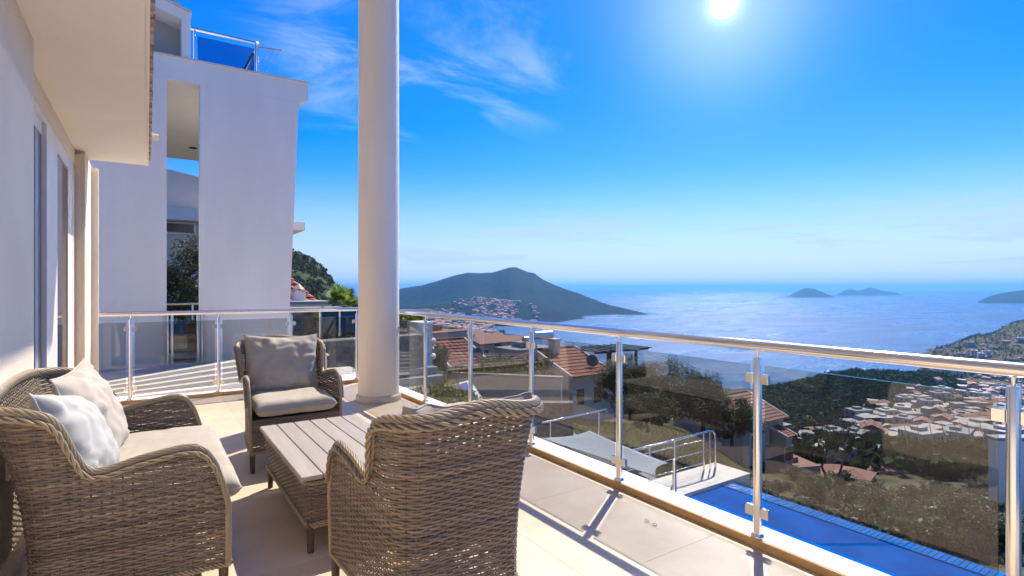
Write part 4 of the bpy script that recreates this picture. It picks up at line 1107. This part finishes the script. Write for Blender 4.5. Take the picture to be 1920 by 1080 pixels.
# ------------------------------------------------------------ red roofed houses down the slope
def dish(parent, p, r, name='satellite_dish'):
    mb = MB(); n = 20; nrm = Vector((-.35, -.85, .35)).normalized(); u = nrm.cross(Vector((0, 0, 1))).normalized(); v = u.cross(nrm)
    rings = [(0.02, -.16), (.5, -.12), (.85, -.04), (1., 0)]
    vs = [Vector(p)+u*(r*f*math.cos(2*math.pi*k/n))+v*(r*f*math.sin(2*math.pi*k/n))+nrm*r*h for f, h in rings for k in range(n)]
    fs = [(i*n+k, i*n+(k+1) % n, (i+1)*n+(k+1) % n, (i+1)*n+k) for i in range(3) for k in range(n)]
    mb._add(vs, fs, 0, True)
    mb.tube([Vector(p)-nrm*.16*r, Vector(p)-Vector((0, -.1, r*1.25))], .03, 6)
    mb.tube([Vector(p)-v*r*.9, Vector(p)+nrm*r*.8], .015, 5)
    return mb.build(name, m_dish, parent)
def tank(parent, p, s=1.):
    mb = MB(); mb.tube([Vector(p)+Vector((-.7*s, 0, 0)), Vector(p)+Vector((.7*s, 0, 0))], .28*s, 12)
    o = mb.build('water_tank', m_wtank, parent)
    MB().box((p[0]-.6*s, p[1]-.9*s, p[2]-.9*s), (p[0]+.6*s, p[1]-.2*s, p[2]-.82*s)).build('solar_panel', m_win, o)
    return o
def gable_house(label, P0, Lx, dy, dz, wh_, wall=m_cream, roof=m_roof, n=9, name='red_roof_house'):
    """ridge from P0 along +x, slope dropping dz over dy towards -y (and the same behind)"""
    t = thing(name, label, 'house', tuple(P0))
    ro = MB(); roof_slope(ro, (0, 0, 0), (Lx, 0, 0), (Lx, -dy, -dz), (0, -dy, -dz), n)
    roof_slope(ro, (0, 0, 0), (Lx, 0, 0), (Lx, dy, -dz), (0, dy, -dz), n)
    r_ = ro.build('roof', roof, t)
    rd = MB()
    for k in range(int(Lx/.4)): rd.tube([(k*.4, 0, .09), (k*.4+.42, 0, .075)], [.12, .10], 8)
    rd.build('ridge_tiles', roof, r_)
    for x0 in (-.16, Lx+.02):
        for s_ in (-1, 1):
            MB().prism([(0, -.10), (s_*(dy+.1), -dz-.12), (s_*(dy+.1), -dz+.12), (0, .16)], x0, x0+.14, 'x').build('verge_board', m_white, t)
    b = MB().prism([(-dy+.35, -dz-wh_), (dy-.35, -dz-wh_), (dy-.35, -dz+.02), (0, -.12), (-dy+.35, -dz+.02)], .15, Lx-.15, 'x'); b.build('wall', wall, t)
    for k, fx in enumerate((.25, .68)):
        wn = MB().box((Lx*fx-.5, -dy+.30, -dz-wh_*.62), (Lx*fx+.5, -dy+.352, -dz-wh_*.25)).build('window', m_frame, t)
        MB().box((Lx*fx-.43, -dy+.28, -dz-wh_*.60), (Lx*fx+.43, -dy+.299, -dz-wh_*.27)).build('pane', m_win, wn)
    return t
A = gable_house('red roofed house with big dish in front of the sea, beside the pergola', at(1004, 657, 50), 4.6, 5.2, 1.75, 4.2)
dish(A, (3.3, -4.0, -.75), .55)
ch = MB().box((1.2, -1.1, -.9), (2.0, -.4, .9)).build('chimney', m_cream, A); MB().box((1.1, -1.2, .901), (2.1, -.3, 1.05)).build('chimney_cap', m_conc, ch)  # chimney-shaped block stands in for the column's reflection in the glass
tank(A, (1.3, .6, 1.3), 1.4)
A2 = gable_house('low red roofed annexe left of the house with the big dish', at(945, 676, 49), 4.0, 3.6, 1.2, 4.0)
B_ = gable_house('red roofed house with grey dish just right of the column', at(800, 640, 42), 3.2, 4.2, 1.6, 3.6)
dish(B_, (2.6, -3.3, -.75), .42)
ex = gable_house('faded red roofed house below the olive trees', at(1322, 748, 62), 8.0, 5.0, 2.1, 4.5, m_house, m_roof2, 10)
ex = gable_house('red roof peeping out right of the pergola above the olive trees', at(1192, 708, 75), 4.0, 3.5, 1.4, 3.5, m_house)
ex = gable_house('orange roofed white house at the left edge of the bare tree', at(1426, 790, 62), 1.6, 3.2, 1.1, 4.5, m_house)

hedge('garden_hedge', 'green hedge growing along the top of the cream garden wall', at(846, 706, 25.2), at(1010, 706, 24.4), .55, .8, 6500, m_green, 66, .06)
hedge('garden_hedge', 'dark green hedge in front of the red roofed annexe', at(900, 702, 34), at(1030, 706, 36), 1.3, 1.0, 6500, m_olive, 67, .08)
# pergola on the roof terrace
pg = thing('pergola', 'black metal pergola frame standing against the sea', 'pergola')
O = at(1105, 700, 52)
pgb = MB().box((O.x-.5, O.y-2.2, O.z-4), (O.x+5.6, O.y+2.5, O.z-.6)).build('terrace_block', m_house, pg)
for x, y in ((.9, -1.6), (4.6, -1.6), (.9, 1.9), (4.6, 1.9)): MB().box((O.x+x-.1, O.y+y-.1, O.z-.6), (O.x+x+.1, O.y+y+.1, O.z+2.05)).build('post', m_black, pg)
for y in (-1.7, 1.9): MB().box((O.x-.9, O.y+y-.07, O.z+2.05), (O.x+6.2, O.y+y+.07, O.z+2.22)).build('beam', m_black, pg)
for k in range(8): MB().box((O.x-.8+k*.97, O.y-2.2, O.z+2.221), (O.x-.66+k*.97, O.y+2.5, O.z+2.33)).build('rafter', m_black, pg)
MB().box((O.x+2.6, O.y-2.0, O.z-.6), (O.x+3.5, O.y-1.2, O.z+.5)).build('chimney', m_house, pg)

# generic white houses (walls, roof, windows)
def house_parts(w_, d_, h, kind, nw, nf):
    """meshes of a plain house standing on its origin; front is -y"""
    wl = MB().box((-w_/2, -d_/2, -4), (w_/2, d_/2, h)).mesh('wall', m_house)
    rf = MB()
    if kind == 'hip':
        e = .35; rz = h+.28*d_*.6
        for pts in (((-w_/2+d_*.45, 0, rz), (w_/2-d_*.45, 0, rz), (w_/2+e, -d_/2-e, h), (-w_/2-e, -d_/2-e, h)), ((w_/2-d_*.45, 0, rz), (-w_/2+d_*.45, 0, rz), (-w_/2-e, d_/2+e, h), (w_/2+e, d_/2+e, h))): rf.poly(pts)
        rf.poly([(-w_/2+d_*.45, 0, rz), (-w_/2-e, -d_/2-e, h), (-w_/2-e, d_/2+e, h)]); rf.poly([(w_/2-d_*.45, 0, rz), (w_/2+e, d_/2+e, h), (w_/2+e, -d_/2-e, h)])
        rf.box((-w_/2-e, -d_/2-e, h-.12), (w_/2+e, d_/2+e, h-.003)); mat = m_roof2
    elif kind == 'gable':
        rz = h+.30*d_*.5
        rf.prism([(-d_/2-.4, h-.1), (0, rz), (d_/2+.4, h-.1), (d_/2+.4, h+.1), (0, rz+.2), (-d_/2-.4, h+.1)], -w_/2-.3, w_/2+.3, 'x'); mat = m_roof2
    else:
        rf.box((-w_/2-.1, -d_/2-.1, h+.002), (w_/2+.1, d_/2+.1, h+.2)); rf.box((-w_*.18, -d_*.1, h+.201), (w_*.16, d_*.3, h+1.3)); mat = [m_house, m_conc, m_roof2][int(w_*7) % 3]
    wn = []
    for fl in range(nf):
        for k in range(nw):
            x = -w_/2 + (k+.5)*w_/nw; z = .9+fl*2.9
            wn.append(((x-.5, -d_/2-.03, z), (x+.5, -d_/2-.002, z+1.25)))
            if k < 2: y = -d_/2 + (k+.5)*d_/2; wn.append(((-w_/2-.03, y-.5, z), (-w_/2-.002, y+.5, z+1.25)))
    return wl, rf.mesh('roof', mat), wn
HV = []
rgh = np.random.default_rng(77)
for i in range(9):
    w_, d_, nf = rgh.uniform(7, 12), rgh.uniform(6.5, 9), int(rgh.integers(1, 4))
    HV.append(house_parts(w_, d_, nf*2.9+.4, ['flat', 'hip', 'gable', 'flat', 'flat', 'hip', 'gable', 'flat', 'hip'][i], 3, nf))
def house(label, P, rz, v, sc, group, windows, tk=False, name='hillside_house'):
    wl, rf, wn = HV[v]; t = thing(name, label, 'house', tuple(P), rz, group); t.scale = (sc, sc, sc)
    mobj('wall', wl, t); mobj('roof', rf, t)
    if windows == 2:
        for a, b in wn: MB().box(a, b).build('window', m_win, t)
    elif windows == 1:
        me = HVW.setdefault(v, None)
        if me is None:
            mb = MB()
            for a, b in wn: mb.box(a, b)
            me = HVW[v] = mb.mesh('windows', m_win)
        tag(mobj('windows', me, t), kind='stuff')
    return t
HVW = {}
# grey modern houses behind the red roofs on the left
for (px, row, Y, v, sc, rz), lb in (((905, 640, 66, 2, .62, .2), 'grey gabled house behind the white verge with a big black dish'), ((985, 652, 60, 0, .5, .1), 'grey flat roofed house left of the red roofed house with the dish'),
        ((812, 622, 62, 3, .62, .3), 'pale flat roofed house behind the red roof beside the column'), ((858, 628, 80, 6, .6, .4), 'dark gabled house between the first two railing posts right of the column'), ((948, 640, 75, 2, .55, -.1), 'white gabled house whose roof edge meets the sea at the bay')):
    p = at(px, row, Y); h_ = HV[v][0].vertices[4].co.z*sc
    t = house(lb, (p.x, p.y, p.z-h_), rz, v, sc, None, 2)
dish(bpy.data.objects['hillside_house'], (-2.0, -6.4, HV[2][0].vertices[4].co.z-.6), .8)
tank(bpy.data.objects['hillside_house.001'], (0, -1, HV[0][0].vertices[4].co.z+2), 2.)
# cypress and trees among them
tree('cypress_tree', 'dark cypress beside the grey houses at the bay', 'tree', tuple(at(941, 662, 70)), 3.4, .7, .7, 1.7, 1800, .14, m_forest, 81, clumps=14)

# ------------------------------------------------------------ town on the right
G1 = 'white houses below the bare tree'
spots = [(1482, 64, 3, .50), (1522, 82, 0, .5), (1470, 92, 7, .5), (1560, 72, 4, .42), (1600, 62, 5, .42), (1622, 88, 0, .5), (1500, 110, 5, .6), (1548, 120, 8, .6), (1590, 105, 4, .55), (1455, 125, 1, .6),
         (1640, 72, 1, .45), (1660, 110, 7, .55), (1500, 145, 3, .65), (1620, 140, 6, .6), (1456, 165, 4, .65), (1560, 160, 0, .65), (1684, 92, 2, .5), (1535, 64, 6, .40), (1585, 132, 2, .6), (1525, 135, 1, .6),
         (1475, 190, 8, .7), (1540, 190, 5, .7), (1600, 185, 3, .7), (1650, 150, 1, .65), (1500, 215, 7, .75), (1570, 225, 2, .75), (1640, 205, 4, .7), (1452, 230, 5, .75), (1690, 130, 6, .6), (1520, 255, 8, .8)]
rgt_ = np.random.default_rng(91)
ORD = 'first second third fourth fifth sixth seventh eighth ninth tenth eleventh twelfth thirteenth fourteenth fifteenth sixteenth seventeenth eighteenth nineteenth twentieth'.split()
ROOF = ['flat roofed', 'red hip roofed', 'red gable roofed', 'flat roofed', 'flat roofed', 'red hip roofed', 'red gable roofed', 'flat roofed', 'red hip roofed']
def row_labels(items, nrow, fmt):
    """items (px, Y, variant): which row from the near side, which place in it from the left"""
    idx = sorted(range(len(items)), key=lambda i: items[i][1]); out = [None]*len(items); per = -(-len(items)//nrow)
    for r in range(nrow):
        for k, i in enumerate(sorted(idx[r*per:(r+1)*per], key=lambda i: items[i][0])): out[i] = fmt % (ROOF[items[i][2]], ORD[k], ORD[r])
    return out
LB1 = row_labels([(a, b, c_) for a, b, c_, _ in spots], 4, 'pale %s house, %s from left in %s row behind the bare tree')
for (px, Y, v, sc), lb in zip(spots, LB1):
    house(lb, on_ground(px, Y, -.6), R(rgt_.uniform(-40, 25)), v, sc, G1, 2)
G2 = 'houses of the town left of the right railing post'
used = []; IT2, H2, IT3, H3 = [], [], [], []
k = 0
while k < 165:
    px, Y = rgt_.uniform(1600, 1935), rgt_.uniform(140, 640)
    if Y > 350 + max(0, px-1600)*.9: continue
    X = (px-960)/FPX*Y
    if any((X-a)**2+(Y-b)**2 < 11**2 for a, b in used):
        if rgt_.uniform() > .02: continue
    used.append((X, Y)); k += 1; v = int(rgt_.integers(0, 9)); IT2.append((px, Y, v))
    H2.append(house('town house', on_ground(px, Y, -.8), R(rgt_.uniform(-50, 40)), v, rgt_.uniform(.6, .85)*(1 if Y < 280 else 1.35), G2, 1))
G3 = 'houses on the far right slope'
k = 0
while k < 60:
    px, Y = rgt_.uniform(1790, 1960), rgt_.uniform(620, 1260)
    if rgt_.uniform() > (px-1760)/140: continue
    k += 1; v = int(rgt_.integers(0, 9)); IT3.append((px, Y, v))
    H3.append(house('villa', on_ground(px, Y, -.5), R(rgt_.uniform(-60, 40)), v, rgt_.uniform(.9, 1.4), G3, 1))
for hs_, its, nr_, fm in ((H2, IT2, 9, '%s town house, %s from left in %s row up from the pool'), (H3, IT3, 4, 'tiny %s villa, %s from left in %s row on far right slope')):
    for o_, lb in zip(hs_, row_labels(its, nr_, fm)): o_['label'] = lb
# far bay town: hundreds of specks, one mass
def house_mass(name, label, spots_, sc=1., pr=.6):
    mats = [m_house, m_roof2, m_win]; mb = MB(); rg_ = np.random.default_rng(12)
    for P in spots_:
        w_, d_, h = rg_.uniform(9, 17)*sc, rg_.uniform(8, 13)*sc, rg_.uniform(5, 11)*(.5+.5*sc); P = Vector(P)
        a = rg_.uniform(-.7, .5); i0 = len(mb.v)
        mb.box((-w_/2, -d_/2, -5), (w_/2, d_/2, h), 0)
        if rg_.uniform() < pr: mb.prism([(-d_/2-.5, h), (0, h+2.6*sc), (d_/2+.5, h)], -w_/2-.4, w_/2+.4, 'x', 1)
        for z in np.arange(1.2, h-1.5, 3): mb.box((-w_/2+1, -d_/2-.06, z), (w_/2-1, -d_/2-.01, z+1.4), 2)
        for i in range(i0, len(mb.v)):
            x, y, z = mb.v[i]; mb.v[i] = (P.x+x*math.cos(a)-y*math.sin(a), P.y+x*math.sin(a)+y*math.cos(a), P.z+z)
    return tag(mb.build(name, mats), label, 'houses', kind='stuff')
sp_ = []
rgb_ = np.random.default_rng(15)
while len(sp_) < 520:
    px = rgb_.uniform(770, 1000); Y = rgb_.uniform(900, 2480)
    if px > 955 and Y > 1050 and Y < 2350: continue
    X = (px-960)/FPX*Y; z = zground(X, Y)
    if z < SEA_Z+4: continue
    if mnoise.noise(Vector((X*.004, Y*.003, 1.))) < -.15: continue
    sp_.append(C2W(X, Y, z-.5))
while len(sp_) < 900:
    px = rgb_.normal(925, 52); Y = rgb_.uniform(2240, 2620)
    if px < 840 or px > 1010: continue
    z = float(zhead(np.array([px]), np.array([Y]))[0])
    if z < SEA_Z+3: continue
    if mnoise.noise(Vector((px*.03, Y*.004, 1.))) < -.2: continue
    sp_.append(C2W((px-960)/FPX*Y, Y, z-1+2))
sq_ = []
while len(sq_) < 230:
    px, Y = rgb_.uniform(1590, 1960), rgb_.uniform(170, 700)
    if Y > 360 + max(0, px-1600)*1.0: continue
    sq_.append(on_ground(px, Y, -1.0))
house_mass('town_houses', 'crowded small houses filling the slope behind the nearer town houses', sq_, .62, .22)
house_mass('bay_town', 'far white and red roofed town around the bay under the headland', sp_, 1., .42)
pts, hs = [], []
for k in range(2600):
    px = rgb_.uniform(760, 1240); Y = rgb_.uniform(110, 2400)**1.0
    if rgb_.uniform() < .5: Y = rgb_.uniform(90, 800)
    X = (px-960)/FPX*Y
    if zground(X, Y) < SEA_Z+4: continue
    pts.append(on_ground(px, Y, -.5)); hs.append(rgb_.uniform(2.2, 5.5) if Y < 900 else rgb_.uniform(4, 8))
tree_mass('slope_trees', pts, hs, 18, m_forest, rgb_, 'scattered dark trees on the slopes between the houses and the bay', 'trees')
pts, hs = [], []
for k in range(3000):
    px = rgb_.uniform(1430, 1960); Y = rgb_.uniform(70, 640)
    pts.append(on_ground(px, Y, -.5)); hs.append(rgb_.uniform(2.2, 6.2))
tree_mass('town_trees', pts, hs, 30, m_forest, rgb_, 'dark garden trees between the white town houses', 'trees')

# ------------------------------------------------------------ olive trees and scrub on the near slope
GO = 'olive trees on the brown lawn'
for (px, row, Y, h, rx, rz_, n, sd_), lb in (((1172, 772, 34, 3.6, 2.1, 1.45, 17000, 1), 'olive tree with visible short trunk beside the pergola'), ((1250, 780, 33, 3.4, 2.5, 1.5, 18000, 2), 'wide olive tree in the middle of the row on the lawn'),
        ((1318, 800, 31, 3.0, 2.0, 1.3, 15000, 3), 'olive tree in front of the faded red roof'), ((1372, 828, 30, 2.4, 1.5, 1.1, 12000, 4), 'lowest olive tree of the row above the pool railing'), ((1215, 800, 29, 2.0, 1.7, .9, 9000, 5), 'low olive bush at the front of the row on the lawn')):
    tree('olive_tree', lb, 'tree', tuple(at(px, row, Y)), h, rx, rx*.9, rz_, n, .075, m_olive, 200+sd_, GO, crown_z=h*.50, clumps=40)
for (px, Y, s_, v), lb in (((1745, 21, 3.0, 1), 'big grey olive bush behind the pool, left of the white wall'), ((1830, 15.5, 2.2, 2), 'silvery bush right behind the pool edge by the near post'), ((1690, 30, 3.4, 3), 'dark olive bush below the town behind the pool'), ((1800, 28, 3.4, 4), 'dark rounded olive bush under the row of wires')):
    shrub('olive_bush', lb, 'bush', on_ground(px, Y, -.2), s_, m_olive, 20+v, None, .85, nl=7000, lsize=.026)
GS = 'dry scrub bushes on the slope behind the pool'
rgs = np.random.default_rng(33)
for k in range(260):
    px, Y = rgs.uniform(1400, 1930), rgs.uniform(15.5, 46)
    mt = [m_olive, m_green, m_dry, m_olive][int(rgs.integers(0, 4))]
    P = on_ground(px, Y, -.1)
    if P.x < 12.0: continue
    lb = '%s scrub bush, %s part of the slope beyond the pool, %s' % ({'dry_leaf': 'dry brown', 'olive_leaf': 'grey green', 'green_leaf': 'dark green'}[mt.name], ['left', 'middle', 'right'][min(2, int((px-1400)/177))], ['nearest the pool', 'half way out', 'below the houses'][min(2, int((Y-15.5)/10.2))])
    shrub('scrub_bush', lb, 'bush', P, rgs.uniform(.7, 1.9), mt, int(rgs.integers(0, 4)), GS, rgs.uniform(.6, 1.0), rgs.uniform(0, 6), nl=1000, lsize=.062)
# dry grass: blades nobody could count
n = 60000
pxg = rgs.uniform(860, 1930, n); Yg = rgs.uniform(15, 48, n); Xg = (pxg-960)/FPX*Yg; Zg = zg(Xg, Yg)
Wg = np.stack([CC*Xg+SS*Yg, -SS*Xg+CC*Yg, Zg-.02], 1)
keep = (Wg[:, 0] > 11.6) | (Wg[:, 1] > 12.5); Wg = Wg[keep]; n = len(Wg)
dn = np.array([fnoise(a, b, .25, 3, 5.) for a, b in Wg[:, :2]]); Wg = Wg[dn > -.25]; n = len(Wg)
an = rgs.uniform(0, 6.28, n); hh = rgs.uniform(.08, .30, n); ln = rgs.normal(0, .08, (n, 2))
sidev = np.stack([np.cos(an), np.sin(an), np.zeros(n)], 1)*.016
tip = Wg + np.stack([ln[:, 0], ln[:, 1], hh], 1)
V = np.stack([Wg-sidev, Wg+sidev, tip], 1).reshape(-1, 3)
LDG = [(0, (.10, .09, .04)), (.5, (.18, .15, .075)), (1, (.26, .21, .11))]
tag(mobj('dry_grass', np_mesh('dry_grass', V, np.arange(n*3).reshape(-1, 3), M('dry_grass_blade', (.18, .15, .08), .8, island=LDG, trans=.3), False)), 'thin dry grass on the brown slope below the terrace', 'grass', kind='stuff')
# low dark walls that step the slope
def ground_wall(label, a, b, h, n=16, mat=m_conc):
    t = thing('terrace_wall', label, 'wall'); pa, pb = Vector(a), Vector(b)
    for k in range(n):
        q0, q1 = pa.lerp(pb, k/n), pa.lerp(pb, (k+1)/n-.002); m_ = (q0+q1)/2
        Xc, Yc = CC*m_.x-SS*m_.y, SS*m_.x+CC*m_.y; z = zground(Xc, Yc)
        d = (q1-q0).normalized(); nn = Vector((-d.y, d.x))*.15
        MB().prism([tuple(q0-nn), tuple(q1-nn), tuple(q1+nn), tuple(q0+nn)], z-.6, z+h, 'z').build('wall_block', mat, t)
ground_wall('low dark wall running along the brown slope behind the pool', (14.2, -4), (14.8, 17), .45, 22)
ground_wall('low wall across the brown lawn under the olive trees', (16.5, 14), (18.5, 26), .4, 14)
# bare tree
bt = thing('bare_tree', 'leafless brown tree with spreading branches in front of the white houses', 'tree', tuple(at(1555, 905, 27)))
tr_, br_ = MB(), MB(); rgb2 = np.random.default_rng(61)
def grow(p, d, l, r, depth):
    mid = p + d*l*.5 + Vector(rgb2.normal(size=3)*.05*l); e = p + d*l
    (tr_ if depth < 1 else br_).tube([p, mid, e], [r, r*.85, r*.68], 6 if depth < 3 else 4, cap=False)
    if depth >= 6: return
    for k in range(2 if depth < 3 else 3):
        nd = (d + Vector((rgb2.normal()*.55, rgb2.normal()*.55, rgb2.normal()*.28+.12))).normalized()
        grow(e, nd, l*rgb2.uniform(.62, .88), r*.62, depth+1)
grow(Vector((0, 0, -.3)), Vector((-.35, .1, .85)).normalized(), 1.25, .085, 0); grow(Vector((.3, 0, -.3)), Vector((.5, -.1, .75)).normalized(), 1.2, .08, 0)
tr_.build('trunk', m_twig, bt); br_.build('branch', m_twig, bt)
# white building corner at the lower right
wc = thing('white_wall_house', 'blank white house wall behind the near right post', 'house')
q = at(1868, 826, 21.0); wc.location = (q.x, q.y, q.z); wc.rotation_euler = (0, 0, R(-YAW))
MB().box((0, 0, -4.5), (4.0, .35, 0)).build('wall', m_white, wc); MB().box((-.08, -.08, .002), (4.1, .43, .12)).build('coping', m_conc, wc)
# wires of a vine trellis behind the pool
tl = thing('trellis', 'row of thin orange trellis poles behind the olive bushes', 'trellis')
for k in range(7):
    a_ = at(1702+k*24, 835-k*1.5, 34); MB().tube([a_, a_+Vector((1.0, .55, .95))], .022, 6).build('pole', m_roof2, tl)

# ------------------------------------------------------------ air
hb_ = MB().box((-41500, -41500, -177), (41500, 41500, 240)).build('haze', None) if False else None
hm = bpy.data.materials.new('haze_air'); hm.use_nodes = True; t = NT(hm.node_tree); t.n.clear()
pv = t.add('ShaderNodeVolumePrincipled'); pv.inputs['Color'].default_value = (.17, .52, 1.0, 1); pv.inputs['Density'].default_value = 7.0e-5; pv.inputs['Anisotropy'].default_value = .35
o_ = t.add('ShaderNodeOutputMaterial'); t.l.new(pv.outputs[0], o_.inputs['Volume'])
hb_ = MB().box((-41500, -41500, -177), (41500, 41500, 190)).build('haze', hm); tag(hb_, kind='stuff')
